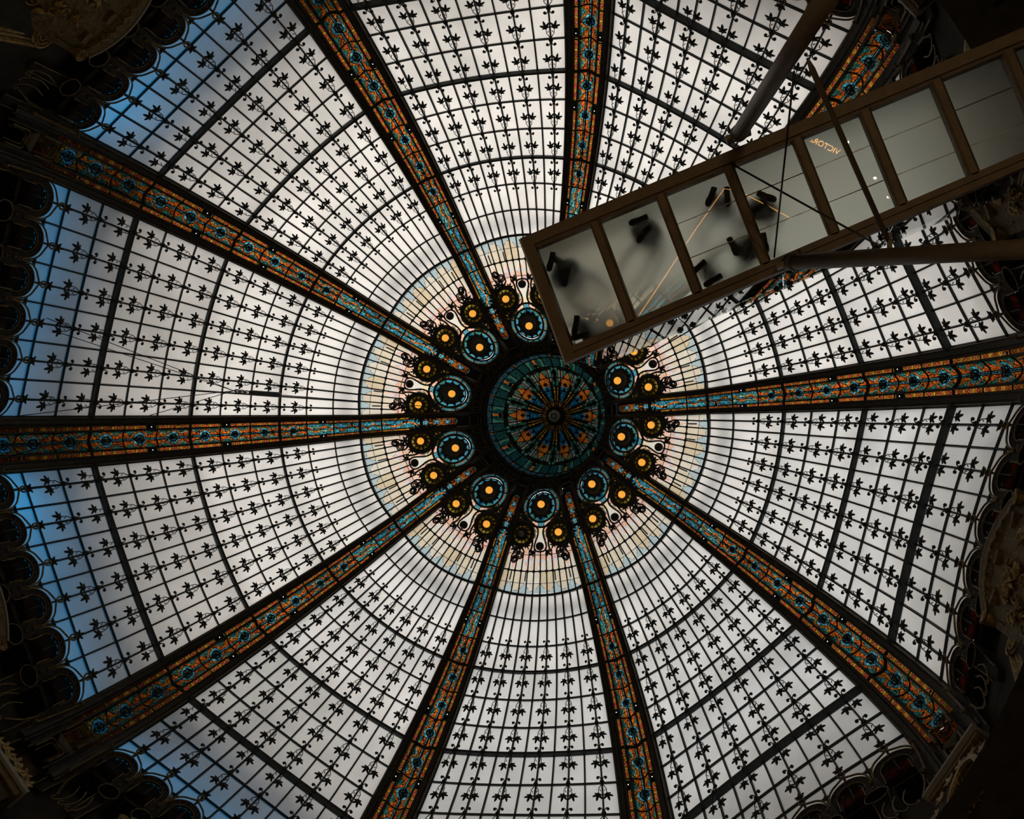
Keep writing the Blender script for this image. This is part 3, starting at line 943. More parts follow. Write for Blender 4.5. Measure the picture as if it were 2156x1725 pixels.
# ironwork
def ring_tube(mb, cx, cy, R, rad, off, n=24, mi=0):
    mb.tube([cr_xy(cx + R * math.cos(2 * PI * k / n), cy + R * math.sin(2 * PI * k / n), off) for k in range(n)], rad, 5, True, mi)
def path_tube(mb, pts, rad, off, mi=0, n=5):
    # Catmull-Rom through 2D points
    P = []
    for i in range(len(pts) - 1):
        p0 = pts[max(0, i - 1)]; p1 = pts[i]; p2 = pts[i + 1]; p3 = pts[min(len(pts) - 1, i + 2)]
        for k in range(4):
            f = k / 4
            P.append(tuple(0.5 * (2 * p1[c] + (p2[c] - p0[c]) * f + (2 * p0[c] - 5 * p1[c] + 4 * p2[c] - p3[c]) * f * f + (3 * p1[c] - p0[c] - 3 * p2[c] + p3[c]) * f ** 3) for c in (0, 1)))
    P.append(pts[-1])
    mb.tube([cr_xy(x, y, off) for x, y in P], rad, n, mi=mi)
mb = MB()
ring_tube(mb, MX, 0, 0.445, 0.030, -0.05, 32)
ring_tube(mb, MX, 0, 0.585, 0.034, -0.04, 36)
for k in range(7):
    a = 0.60 + (5.68 - 0.60) * k / 7
    mb.tube([cr_xy(MX + 0.44 * math.cos(a), 0.44 * math.sin(a), -0.04), cr_xy(MX + 0.60 * math.cos(a), 0.60 * math.sin(a), -0.04)], 0.02, 5)
for k in range(12):                            # oak leaves round the lamp of the big medallion
    a = 2 * PI * k / 12
    def fm(p, q, o, a=a): return cr_xy(MX + p * math.cos(a) - q * math.sin(a), p * math.sin(a) + q * math.cos(a), o - 0.07)
    mb.plate(leaf_outline(0.215, 0, 0, 0.18), fm, 0.015, 0.03)
crown_parts.append(('medallion_iron', mb.mesh('medallion_iron', ['iron'])))
for cx, cy in SM:
    mb = MB()
    ring_tube(mb, cx, cy, 0.295, 0.035, -0.05, 28)
    ring_tube(mb, cx, cy, 0.355, 0.045, -0.06, 28)
    for k in range(12):
        a = 2 * PI * k / 12
        def fm(p, q, o, a=a, cx=cx, cy=cy): return cr_xy(cx + p * math.cos(a) - q * math.sin(a), cy + p * math.sin(a) + q * math.cos(a), o - 0.06)
        mb.plate([(0.12, -0.035), (0.17, -0.045), (0.225, 0.0), (0.17, 0.045), (0.12, 0.035)], fm, 0.015, 0.02)
    s = 1 if cy > 0 else -1
    for (lx, ly, la, ls) in ((-0.02, 0.36, 1.6, 0.13), (0.25, 0.28, 0.8, 0.13), (-0.28, 0.26, 2.2, 0.15), (-0.36, 0.10, 2.9, 0.13), (0.36, 0.05, 0.0, 0.12), (0.40, 0.17, 0.5, 0.14), (0.33, -0.16, -0.4, 0.10), (0.12, 0.40, 1.2, 0.10), (-0.45, 0.27, 2.7, 0.12), (-0.16, 0.40, 2.0, 0.12)):
        def fm(p, q, o, cx=cx, cy=cy, s=s): return cr_xy(cx + p, cy + s * q, o - 0.06)
        mb.plate(leaf_outline(lx, ly, la, ls * 1.3), fm, 0.02, 0.03)
    path_tube(mb, [(cx - 0.55, cy - s * 0.02), (cx - 0.40, cy + s * 0.20), (cx - 0.10, cy + s * 0.37), (cx + 0.2, cy + s * 0.33), (cx + 0.38, cy + s * 0.2)], 0.022, -0.06)
    crown_parts.append(('small_medallion_iron', mb.mesh('small_medallion_iron', ['iron'])))
    # pair of spiral scrolls hanging below the small medallion
    mb = MB()
    for (ox, oy, R, dirn) in ((0.60, 0.06, 0.09, 1), (0.70, 0.20, 0.075, -1)):
        x0, y0 = cx + ox, cy + s * oy
        sp = scroll_pts(0, 0, R, 0.02, 0, dirn * 3.6 * PI, 22)
        mb.tube([cr_xy(x0 + a, y0 + s * b, -0.06) for a, b in sp], 0.018, 5)
        ring_tube(mb, x0, y0, R + 0.012, 0.02, -0.06, 18)
    path_tube(mb, [(cx + 0.38, cy + s * 0.05), (cx + 0.48, cy - s * 0.06), (cx + 0.60, cy - s * 0.05), (cx + 0.70, cy + s * 0.03), (cx + 0.66, cy + s * 0.12)], 0.024, -0.06)
    path_tube(mb, [(cx + 0.38, cy + s * 0.12), (cx + 0.50, cy + s * 0.22), (cx + 0.62, cy + s * 0.30), (cx + 0.76, cy + s * 0.29), (cx + 0.80, cy + s * 0.20)], 0.024, -0.06)
    for (lx, ly, la, ls) in ((0.50, 0.10, 0.4, 0.12), (0.62, 0.15, 0.9, 0.11)):
        def fm(p, q, o, cx=cx, cy=cy, s=s): return cr_xy(cx + p, cy + s * q, o - 0.06)
        mb.plate(leaf_outline(lx, ly, la, ls), fm, 0.02, 0.03)
    crown_parts.append(('spiral_scroll', mb.mesh('spiral_scroll', ['iron'])))
# keyhole outline and boss
mb = MB()
for s in (-1, 1):
    path_tube(mb, [(4.09, 0.0), (4.06, s * 0.13), (3.95, s * 0.185), (3.80, s * 0.15), (3.62, s * 0.085), (3.45, s * 0.09), (3.30, s * 0.22), (3.18, s * 0.40), (3.02, s * 0.52)], 0.026, -0.05)
    path_tube(mb, [(4.05, s * 0.30), (3.90, s * 0.25), (3.72, s * 0.24), (3.56, s * 0.23), (3.42, s * 0.32), (3.26, s * 0.47), (3.05, s * 0.57)], 0.03, -0.05)
    def fm(p, q, o, s=s): return cr_xy(4.10 + p, s * (0.22 + q), o - 0.06)
    mb.plate(leaf_outline(0, 0, 0.9, 0.15), fm, 0.02, 0.03)
    path_tube(mb, [(3.98, s * 0.16), (4.05, s * 0.19), (4.10, s * 0.22)], 0.018, -0.06)
crown_parts.append(('keyhole_iron', mb.mesh('keyhole_iron', ['iron'])))
mb = MB()
p = cr_xy(3.95, 0, -0.12)
mb.ball(p, 0.125, 14, 9)
mb.tube([p + Vector((0, 0, -0.11)), p + Vector((0, 0, -0.15))], [0.06, 0.045], 8)
crown_parts.append(('keyhole_boss', mb.mesh('keyhole_boss', ['iron'], True)))
# glazing bars and the ring of knots
for j in range(1, 12):
    mb = MB()
    u = -1 + j / 6
    rin = 3.98 if j in (5, 6, 7) else (4.02 if j in (4, 8) else (4.05 if j in (3, 9) else 4.22))
    mb.tube([cr_pt(u * PI / 10 * 0.79, 5.26 - (5.26 - rin) * k / 6, -0.02) for k in range(7)], 0.021, 5)
    crown_parts.append(('crown_bar', mb.mesh('crown_bar', ['iron'])))
mb = MB()
h = crown_half(4.64)
mb.tube([cr_pt(-h + 2 * h * k / 24, 4.64, -0.03) for k in range(25)], 0.022, 5)
for j in range(0, 13):
    mb.ball(cr_pt((-1 + j / 6) * PI / 10 * 0.79, 4.64, -0.035), 0.050, 8, 5)
crown_parts.append(('knot_ring', mb.mesh('knot_ring', ['iron'])))
# lace of scrolls on the apron
mb = MB()
for k in range(5):
    a = (-1 + 2 * k / 4) * 0.16
    ring_tube(mb, 2.12 * math.cos(a), 2.12 * math.sin(a), 0.09, 0.016, -0.04, 12)
for s in (-1, 1):
    path_tube(mb, [(2.0, s * 0.30), (2.15, s * 0.36), (2.28, s * 0.25), (2.30, s * 0.05), (2.32, 0)], 0.018, -0.05)
crown_parts.append(('apron_scrolls', mb.mesh('apron_scrolls', ['bronze'])))
for b in range(10):
    o = bpy.data.objects.new('crown_panel', None); C.objects.link(o)
    o.matrix_basis = rotz(bay_ang(b))
    o['label'] = 'pink stained glass crown panel with medallions ' + BAYNAME[b]
    o['category'] = 'stained glass'; o['group'] = 'stained glass crown panels'
    for nm, me in crown_parts: put(nm, me, o)
# globe lamps
def globe_mesh(r, mat):
    mb = MB()
    mb.ball((0, 0, 0), r, 20, 12, mi=0)
    me = mb.mesh('globe', [mat], True); return me
def holder_mesh(r):
    mb = MB()
    mb.tube([(0, 0, r * 0.75), (0, 0, r * 1.0), (0, 0, r * 1.6)], [r * 0.7, r * 0.75, r * 0.5], 10)
    return mb.mesh('holder', ['iron'])
g_big, g_sm, g_off = globe_mesh(0.112, 'globe_glow'), globe_mesh(0.108, 'globe_glow'), globe_mesh(0.105, 'globe_unlit')
h_big, h_sm = holder_mesh(0.112), holder_mesh(0.108)
for b in range(10):
    for s in (0, -1, 1):
        if s == 0:
            r, z, a = 2.70, 33.90 + EYE, 0.0
        else:
            r, z, a = 3.568, 33.45 + EYE, math.radians(9.05) * s
        A = bay_ang(b) + a
        o = bpy.data.objects.new('ceiling_lamp', None); C.objects.link(o)
        o.location = (r * math.cos(A), r * math.sin(A), z)
        side = {0: 'in big blue medallion', 1: 'in clockwise small medallion', -1: 'in anticlockwise small medallion'}[s]
        off = (b == 5 and s == 1)
        o['label'] = ('unlit grey lamp ' if off else 'orange globe lamp ') + side + ' ' + BAYNAME[b]
        o['category'] = 'lamp'; o['group'] = 'globe lamps round the crown'
        put('globe', g_off if off else (g_big if s == 0 else g_sm), o)
        put('holder', h_big if s == 0 else h_sm, o)

# ------------------------------------------------------------------ cupola over the oculus
CUP = [(1.95, 35.25), (1.93, 35.6), (1.84, 36.0), (1.66, 36.38), (1.40, 36.70), (1.08, 36.93), (0.72, 37.08), (0.36, 37.16), (0.10, 37.18)]
def cup(q):
    x = q * (len(CUP) - 1); i = min(int(x), len(CUP) - 2); f = x - i
    return CUP[i][0] * (1 - f) + CUP[i + 1][0] * f, CUP[i][1] * (1 - f) + CUP[i + 1][1] * f + EYE
def cup_pt(q, a, off=0.0):
    r, z = cup(q)
    v = Vector((r * math.cos(a), r * math.sin(a), z))
    if off:
        c = Vector((0, 0, 35.3 + EYE)); v += (v - c).normalized() * off
    return v
cupola = bpy.data.objects.new('cupola', None); C.objects.link(cupola)
cupola['label'] = 'small round stained glass cupola in teal, orange and blue over the centre'
cupola['category'] = 'cupola'
CT = (0.008, 0.040, 0.034); CT2 = (0.04, 0.14, 0.10); CO = (0.50, 0.135, 0.016); CB = (0.018, 0.17, 0.32); CY = (0.62, 0.30, 0.05); CN = (0.006, 0.030, 0.036)  # dimmer light under the lantern is put into these darker glass tones
def cup_color(q, f):
    # f in -0.5..0.5 across one of ten sectors (0 = middle of a blue keyhole)
    g = abs(f)
    r, z = cup(q)
    y = g * 2 * PI / 10 * r                     # metres sideways
    if r < 0.30: return LEAD
    if r < 0.60:
        if g < 0.10 and r > 0.5: return CB
        return CY if int(g * 14) % 2 == 1 else LEAD
    if r < 0.98:
        key = 0.055 + 0.085 * max(0, (r - 0.62) / 0.34) ** 1.3
        if y < key:
            if r > 0.80 and math.hypot(y, r - 0.89) < 0.045: return LEAD
            return CB
        if y < key + 0.02: return LEAD
        if g > 0.30: return CY if 0.36 < g < 0.45 and r < 0.95 else LEAD
        return LEAD
    if r < 1.14: return CO if y < 0.13 else (LEAD if g < 0.36 else CT2)
    if r < 1.50:
        tip = 0.17 * (1.50 - r) / 0.36
        if y < tip: return CO
        if y < tip + 0.03: return LEAD
        if g > 0.44: return LEAD
        tri = abs(g - 0.27)
        if tri < 0.035 and r > 1.2: return CB
        if tri < 0.06 and r > 1.15: return (0.45, 0.20, 0.08)
        return CT2 if (g * 11) % 1 > 0.25 else CT
    if r < 1.60: return LEAD if g < 0.40 else CT2
    if q > 0.24:
        if y < 0.05: return (0.40, 0.12, 0.02)
        if y < 0.26: return CT2 if y > 0.17 else CT
        return CT if (g * 20 + q * 40) % 1 > 0.4 else CN
    if g > 0.46: return (0.30, 0.12, 0.04)
    return (0.012, 0.075, 0.11) if (int(g * 24) + int(q * 60)) % 2 else ((0.16, 0.05, 0.015) if int(g * 30 + q * 30) % 5 == 0 else CN)
def cup_sector():
    mb = MB(); na, nq = 30, 64
    g = [[mb.vert(cup_pt(k / nq, (-0.5 + i / na) * 2 * PI / 10)) for i in range(na + 1)] for k in range(nq + 1)]
    for k in range(nq):
        for i in range(na):
            mb.face((g[k][i], g[k][i + 1], g[k + 1][i + 1], g[k + 1][i]), 0, cup_color((k + 0.5) / nq, (i + 0.5) / na - 0.5))
    return mb.mesh('stained_sector', ['stained_cupola'], True)
cs = cup_sector()
mb = MB()
for f in (-0.5, -0.25, 0.25):
    mb.tube([cup_pt(k / 24, f * 2 * PI / 10, -0.02) for k in range(23)], 0.016 if f != -0.5 else 0.024, 5)
for q, rad in ((0.20, 0.02), (0.40, 0.026), (0.55, 0.018), (0.70, 0.022), (0.83, 0.018)):
    mb.tube([cup_pt(q, (-0.5 + k / 8) * 2 * PI / 10, -0.02) for k in range(9)], rad, 5)
for q, f, s in ((0.40, 0, 0.17), (0.47, -0.5, 0.14), (0.615, 0, 0.11), (0.33, 0, 0.12), (0.56, -0.5, 0.10)):
    def fm(p_, q_, o, q=q, f=f):
        r, z = cup(q)
        return cup_pt(q + p_ * 0.33, f * 2 * PI / 10 + q_ / r, -0.05 + o)
    mb.plate(leaf_outline(0, 0, 0, s), fm, 0.015, 0.02)
    mb.plate(leaf_outline(0, 0, PI, s * 0.8), fm, 0.015, 0.02)
ci = mb.mesh('cupola_iron', ['iron'])
for k in range(10):
    M = rotz(rib_ang(k) + 0.09)
    put('stained_sector', cs, cupola, M)
    put('sector_iron', ci, cupola, M)
mb = MB()
mb.ball((0, 0, 36.86 + EYE), 0.215, 20, 12)
put('finial_ball', mb.mesh('finial_ball', ['mirror_ball'], True), cupola, label='shiny silver ball')
mb = MB()
for R, rad, z in ((0.30, 0.035, 37.04), (0.245, 0.03, 37.0)):
    mb.tube([(R * math.cos(2 * PI * j / 28), R * math.sin(2 * PI * j / 28), z + EYE) for j in range(28)], rad, 6, True)
put('finial_collar', mb.mesh('finial_collar', ['iron'], True), cupola)
for R, z, rad, mt in ((1.97, 35.25, 0.055, 'rib_iron'), (2.03, 35.08, 0.03, 'bronze'), (2.08, 34.88, 0.045, 'rib_iron'), (2.24, 34.56, 0.022, 'bronze')):
    mb = MB()
    mb.tube([(R * math.cos(2 * PI * j / 64), R * math.sin(2 * PI * j / 64), z + EYE) for j in range(64)], rad, 6, True)
    put('rim_ring', mb.mesh('rim_ring', [mt], True), cupola)
put('rim_collar', ring_surface('rim_collar', [(2.0, 35.6 + EYE), (2.05, 35.2 + EYE), (2.35, 34.75 + EYE)], 'dark_wall'), cupola)
# lantern roof above the crown: shades the cupola
put('trim_9', ring_surface('lantern_roof', [(0.01, 39.4 + EYE), (2.2, 38.4 + EYE), (2.3, 38.1 + EYE)], 'roof_zinc'), kind='structure')

# ------------------------------------------------------------------ foot of the dome: scalloped arches, frieze, gilded crests
def fz(uc, tc, a, b, off=0.0):
    # frieze point: a metres sideways, b metres up from (uc, tc)
    t = tc + b / 1.02
    r = prof(t)[0]
    return bay(uc - a / (half(t) * r * 0.97), t, off)
def fz_tube(mb, uc, tc, pts, rad, off, mi=0, n=5, closed=False):
    mb.tube([fz(uc, tc, a, b, off) for a, b in pts], rad, n, closed, mi)
def smooth2(pts, m=4):
    P = []
    for i in range(len(pts) - 1):
        p0 = pts[max(0, i - 1)]; p1 = pts[i]; p2 = pts[i + 1]; p3 = pts[min(len(pts) - 1, i + 2)]
        for k in range(m):
            f = k / m
            P.append(tuple(0.5 * (2 * p1[c] + (p2[c] - p0[c]) * f + (2 * p0[c] - 5 * p1[c] + 4 * p2[c] - p3[c]) * f * f + (3 * p1[c] - p0[c] - 3 * p2[c] + p3[c]) * f ** 3) for c in (0, 1)))
    P.append(pts[-1])
    return P
TC = -0.90
fr_parts = []                                  # (name, mesh) of one bay
# opaque wall behind the frieze
mb = MB(); nt, nu = 12, 12
g = [[mb.vert(bay(-1.12 + 2.24 * i / nu, -0.98 - 4.6 * k / nt, 0.06)) for i in range(nu + 1)] for k in range(nt + 1)]
for k in range(nt):
    for i in range(nu):
        mb.face((g[k][i], g[k][i + 1], g[k + 1][i + 1], g[k + 1][i]))
fr_parts.append(('back_wall', mb.mesh('back_wall', ['dark_wall'])))
LUMP = [(-0.5, 0.02), (-0.45, 0.30), (-0.33, 0.47), (-0.16, 0.57), (-0.03, 0.64), (0.065, 0.73), (0.065, 0.81), (0.0, 0.86), (-0.065, 0.81), (-0.065, 0.73), (0.03, 0.64), (0.16, 0.57), (0.33, 0.47), (0.45, 0.30), (0.5, 0.02)]
for j in (1, 3, 5, 7, 9, 11):
    uc = -1 + j / 6
    # arch band: solid half ring
    mb = MB(); n = 16; rings = []
    sec = [(0.485, 0.05), (0.485, -0.08), (0.325, -0.06), (0.325, 0.05)]
    pts = []
    for k in range(n + 1):
        a = PI * k / n
        rings.append([fz(uc, TC, -R * math.cos(a), R * math.sin(a), o) for R, o in sec])
    rings = [[fz(uc, TC, -R, -0.35, o) for R, o in sec]] + rings + [[fz(uc, TC, R, -0.35, o) for R, o in sec]]
    mb.sweep(rings)
    for k in range(1, 8):                      # blue studs
        a = PI * k / 8
        mb.ball(fz(uc, TC, -0.405 * math.cos(a), 0.405 * math.sin(a), -0.075), 0.018, 6, 4, mi=1)
    fr_parts.append(('arch_band', mb.mesh('arch_band', ['dark_wall', 'blue_stud'] if 'blue_stud' in MAT else ['dark_wall', 'gold_dark'])))
    for R, rad in ((0.485, 0.017), (0.325, 0.014)):
        mb = MB()
        fz_tube(mb, uc, TC, [(-R, -0.35)] + [(-R * math.cos(PI * k / 18), R * math.sin(PI * k / 18)) for k in range(19)] + [(R, -0.35)], rad, -0.085)
        fr_parts.append(('arch_rim', mb.mesh('arch_rim', ['bronze'])))
    # looped rod above the arch and the leaf at its loop
    mb = MB()
    fz_tube(mb, uc, TC, smooth2(LUMP), 0.024, -0.09)
    fr_parts.append(('looped_rod', mb.mesh('looped_rod', ['bronze'])))
    mb = MB()
    def fm(p, q, o, uc=uc): return fz(uc, TC, q, p, o - 0.10)
    mb.plate(leaf_outline(0.93, 0, 0, 0.17), fm, 0.02, 0.035)
    mb.tube([fz(uc, TC, 0, 0.45, -0.05), fz(uc, TC, 0, 0.93, -0.06)], 0.018, 5)
    fr_parts.append(('loop_leaf', mb.mesh('loop_leaf', ['rib_iron'])))
    # red glass inside the arch
    mb = MB(); na = 14
    g = [[mb.vert(fz(uc, TC, -0.31 + 0.62 * i / na, -0.42 + 0.72 * k / 10, 0.02)) for i in range(na + 1)] for k in range(11)]
    for k in range(10):
        for i in range(na):
            a = -0.31 + 0.62 * (i + 0.5) / na; b = -0.42 + 0.72 * (k + 0.5) / 10
            if b > 0 and math.hypot(a, b) > 0.33: continue
            c = LEAD if i % 4 == 0 or k > 6 else (0.10, 0.005, 0.003)
            mb.face((g[k][i], g[k][i + 1], g[k + 1][i + 1], g[k + 1][i]), 0, c)
    fr_parts.append(('red_pane', mb.mesh('red_pane', ['stained_frieze'])))
    # stained panel under the arch: stars in circles
    mb = MB(); na, nk = 26, 30
    g = [[mb.vert(fz(uc, TC, -0.27 + 0.54 * i / na, -1.45 + 0.85 * k / nk, 0.0)) for i in range(na + 1)] for k in range(nk + 1)]
    for k in range(nk):
        for i in range(na):
            a = -0.27 + 0.54 * (i + 0.5) / na; b = 0.85 * (k + 0.5) / nk
            c = (0.16, 0.035, 0.006)
            for cx, cy in ((-0.12, 0.2), (0.13, 0.2), (-0.12, 0.5), (0.13, 0.5)):
                d = math.hypot(a - cx, b - cy); an = math.atan2(b - cy, a - cx)
                if d < 0.11: c = LEAD if d > 0.095 else ((0.5, 0.3, 0.07) if d < 0.025 or (an * 3 / PI) % 1 < 0.25 else (0.05, 0.22, 0.30))
            mb.face((g[k][i], g[k][i + 1], g[k + 1][i + 1], g[k + 1][i]), 0, c)
    fr_parts.append(('star_panel', mb.mesh('star_panel', ['stained_frieze'])))
for j in (0, 2, 4, 6, 8, 10, 12):
    uc = -1 + j / 6
    mb = MB()
    if 0 < j < 12:                             # leaf bud on the plain bar
        def fm(p, q, o, uc=uc): return fz(uc, TC, q, p, o - 0.09)
        mb.plate(leaf_outline(0.34, 0, 0, 0.13), fm, 0.02, 0.03)
        mb.tube([fz(uc, TC, 0, -0.12, -0.08), fz(uc, TC, 0, 0.34, -0.08)], 0.02, 5)
        fr_parts.append(('leaf_bud', mb.mesh('leaf_bud', ['rib_iron'])))
        mb = MB()
    # console between two arches: stepped block with a boss and gilt rods
    sec = []
    for b, w, o in ((-0.10, 0.13, -0.10), (-0.22, 0.15, -0.20), (-0.45, 0.15, -0.22), (-0.50, 0.20, -0.24), (-0.62, 0.20, -0.22), (-1.6, 0.13, -0.10), (-2.2, 0.11, -0.06)):
        sec.append([fz(uc, TC, -w, b, 0.05), fz(uc, TC, -w, b, o), fz(uc, TC, w, b, o), fz(uc, TC, w, b, 0.05)])
    mb.sweep(sec)
    mb.ball(fz(uc, TC, 0, -0.36, -0.25), 0.05, 8, 5, mi=1)
    mb.ball(fz(uc, TC, 0, -0.62, -0.25), 0.035, 8, 5, mi=1)
    fr_parts.append(('console', mb.mesh('console', ['dark_wall', 'bronze'])))
    for s in (-1, 1):
        mb = MB()
        fz_tube(mb, uc, TC, [(s * 0.23, -0.15), (s * 0.23, -0.55), (s * 0.21, -0.60)], 0.022, -0.16)
        fz_tube(mb, uc, TC, [(s * 0.20, -0.72), (s * 0.17, -1.2), (s * 0.14, -1.9), (s * 0.14, -2.3)], 0.02, -0.14)
        fr_parts.append(('gilt_rod', mb.mesh('gilt_rod', ['bronze'])))
# row of round stained windows lower down
for j in (2, 4, 6, 8, 10):
    uc = -1 + j / 6
    mb = MB(); n, nr = 28, 9
    g = [[mb.vert(fz(uc, TC, 0.25 * k / nr * math.cos(2 * PI * i / n), -1.05 + 0.25 * k / nr * math.sin(2 * PI * i / n), -0.27)) for i in range(n)] for k in range(nr + 1)]
    for k in range(nr):
        for i in range(n):
            a = 2 * PI * i / n
            c = (0.03, 0.16, 0.15) if k < 3 else ((0.20, 0.03, 0.012) if (a * 3 / PI) % 1 < 0.5 else (0.03, 0.11, 0.10)) if k < 6 else (0.20, 0.05, 0.01)
            mb.face((g[k][i], g[k][(i + 1) % n], g[k + 1][(i + 1) % n], g[k + 1][i]), 0, c)
    fr_parts.append(('round_window', mb.mesh('round_window', ['stained_frieze'])))
    mb = MB()
    fz_tube(mb, uc, TC, [(0.26 * math.cos(2 * PI * i / 24), -1.05 + 0.26 * math.sin(2 * PI * i / 24)) for i in range(24)], 0.014, -0.28, closed=True)
    fr_parts.append(('round_rim', mb.mesh('round_rim', ['bronze'])))
# curled iron whiskers
for s in (-1, 1):
    for k in range(3):
        mb = MB()
        x0 = s * (2.2 + 0.22 * k)
        fz_tube(mb, 0, TC, smooth2([(x0, -1.5), (x0 - s * 0.10, -1.85), (x0 - s * 0.05, -2.2), (x0 + s * 0.10, -2.4), (x0 + s * 0.16, -2.30), (x0 + s * 0.10, -2.24)]), 0.02, -0.25)
        fr_parts.append(('curled_rod', mb.mesh('curled_rod', ['bronze'])))
for b in range(10):
    o = bpy.data.objects.new('arched_frieze', None); C.objects.link(o)
    o.matrix_basis = rotz(bay_ang(b))
    o['label'] = 'dark scalloped frieze of six arches ' + BAYNAME[b]
    o['category'] = 'frieze'; o['group'] = 'scalloped friezes at the foot of the dome'
    last = None
    for nm, me in fr_parts:
        q_ = put(nm, me, last if nm in ('arch_rim', 'round_rim') else o)
        if nm in ('arch_band', 'round_window'): last = q_
put('trim_10', ring_surface('ledge', [(11.75, 21.05), (13.05, 21.0)], 'dark_wall'), kind='structure')

# gilded crest of each bay: curved scroll band, carved panel, big volutes and side mouldings
def cyl(r, deg, z): return Vector((r * math.cos(math.radians(deg)), r * math.sin(math.radians(deg)), z + EYE))
def crest_r(d): return 11.45 + 0.30 * (d / 5.5) ** 2
cp = []
mb = MB(); rings = []
for k in range(25):
    d = -5.5 + 11 * k / 24
    r = crest_r(d)
    rings.append([cyl(r, d, 23.55), cyl(r - 0.03, d, 23.50), cyl(r + 0.02, d, 23.30), cyl(r + 0.12, d, 23.16), cyl(r + 0.20, d, 23.16), cyl(r + 0.22, d, 23.55)])
mb.sweep(rings)
cp.append(('crest_band', mb.mesh('crest_band', ['gold_dark'])))
mb = MB()
mb.tube([cyl(crest_r(d) - 0.03, d, 23.56) for d in [-5.5 + 11 * k / 24 for k in range(25)]], 0.028, 6)
cp.append(('crest_edge', mb.mesh('crest_edge', ['plaster_edge'])))
mb = MB()
mb.tube([cyl(crest_r(d) + 0.02 + 0.05, d, 23.29 + 0.055 * math.sin(d * 5.0)) - Vector((0.06, 0, 0)) for d in [-5.2 + 10.4 * k / 110 for k in range(111)]], 0.012, 5)
for k in range(8):
    d = -4.7 + 9.4 * k / 7
    sp = scroll_pts(0, 0, 0.055, 0.01, 0, 4 * PI, 16)
    mb.tube([cyl(crest_r(d) + 0.0, d + math.degrees(a / 11.5), 23.30 + b_) for a, b_ in sp], 0.010, 4)
cp.append(('crest_wave', mb.mesh('crest_wave', ['gold'])))
for s in (-1, 1):
    mb = MB()
    d0 = s * 5.7; r0 = crest_r(5.7)
    sp = scroll_pts(0, 0, 0.165, 0.02, 0, s * 6 * PI, 40)
    mb.tube([cyl(r0 - 0.05, d0 + math.degrees(a / 11.7), 23.33 + b_) for a, b_ in sp], 0.022, 6)
    mb.tube([cyl(r0 - 0.02, d0, 23.33), cyl(r0 + 0.25, d0, 23.33)], 0.16, 16)
    cp.append(('crest_volute', mb.mesh('crest_volute', ['gold'])))
# carved panel below the crest, leaning outwards
mb = MB(); nk, ni = 10, 20
def cpan(d, q): return cyl(crest_r(d) + 0.12 + 0.70 * q, d * (1 + 0.12 * q), 23.18 - 2.6 * q)
g = [[mb.vert(cpan(-6.3 + 12.6 * i / ni, k / nk)) for i in range(ni + 1)] for k in range(nk + 1)]
for k in range(nk):
    for i in range(ni):
        mb.face((g[k][i], g[k][i + 1], g[k + 1][i + 1], g[k + 1][i]))
cp.append(('carved_panel', mb.mesh('carved_panel', ['gold_dark'])))
rnd = random.Random(3)
def cmap(d, q):
    P = cpan(d, q); T = (cpan(d + 0.3, q) - cpan(d - 0.3, q)).normalized(); U = (cpan(d, q + 0.02) - cpan(d, q - 0.02)).normalized(); N = T.cross(U)
    if N.x > 0: N = -N
    return P, T, U, N
for k in range(46):
    d = rnd.uniform(-6, 6); q = rnd.uniform(0.25, 1.0)
    P, T, U, N = cmap(d, q)
    mb = MB()
    if k % 3:
        def fm(p_, q_, o): return P + T * p_ + U * q_ + N * (0.05 - o)
        mb.plate(leaf_outline(0, 0, rnd.uniform(0, 6.28), rnd.uniform(0.16, 0.26)), fm, 0.03, 0.06)
        cp.append(('carved_leaf', mb.mesh('carved_leaf', ['gold'])))
    else:
        sp = scroll_pts(0, 0, 0.15, 0.02, rnd.uniform(0, 6), rnd.uniform(7, 12), 22)
        mb.tube([P + T * a + U * b_ + N * 0.05 for a, b_ in sp], 0.022, 5)
        cp.append(('carved_spiral', mb.mesh('carved_spiral', ['gold'])))
for d in (-3.6, 0.0, 3.6):                     # small brackets under the band
    mb = MB()
    mb.box((0, 0, 0), (0.14, 0.30, 0.16), Matrix.Translation(cyl(crest_r(d) + 0.16, d, 23.02)) @ rotz(math.radians(d)))
    cp.append(('crest_bracket', mb.mesh('crest_bracket', ['gold_dark'])))
for s in (-1, 1):
    mb = MB()
    sp = scroll_pts(0, 0, 0.30, 0.03, -s * 0.5 if s > 0 else PI + 0.5, (-s * 0.5 if s > 0 else PI + 0.5) + s * 5.5 * PI, 44)
    mb.tube([cyl(12.18, s * 6.4 + math.degrees(a / 12.2), 22.55 + b_) for a, b_ in sp], 0.032, 6)
    mb.tube([cyl(12.2, s * 6.4, 22.55), cyl(12.45, s * 6.4, 22.55)], 0.31, 20)
    cp.append(('big_volute', mb.mesh('big_volute', ['gold'])))
    for off, rad in ((0.0, 0.075), (0.6, 0.045), (1.1, 0.05)):
        mb = MB()
        mb.tube([cyl(12.28 + 0.12 * k / 12, s * (7.7 - off + 4.2 * math.sin(k / 12 * 1.5)), 22.6 - 5.5 * k / 12) for k in range(13)], rad, 7)
        cp.append(('side_moulding', mb.mesh('side_moulding', ['gold'])))
    mb = MB()
    rings = []
    for k in range(13):
        d = s * (6.6 + 4.2 * math.sin(k / 12 * 1.5)); z = 22.6 - 5.5 * k / 12
        rings.append([cyl(12.34, d - 1.5, z), cyl(12.34, d + 1.3, z), cyl(12.6, d + 1.3, z), cyl(12.6, d - 1.5, z)])
    mb.sweep(rings)
    cp.append(('side_pilaster', mb.mesh('side_pilaster', ['gold_dark'])))
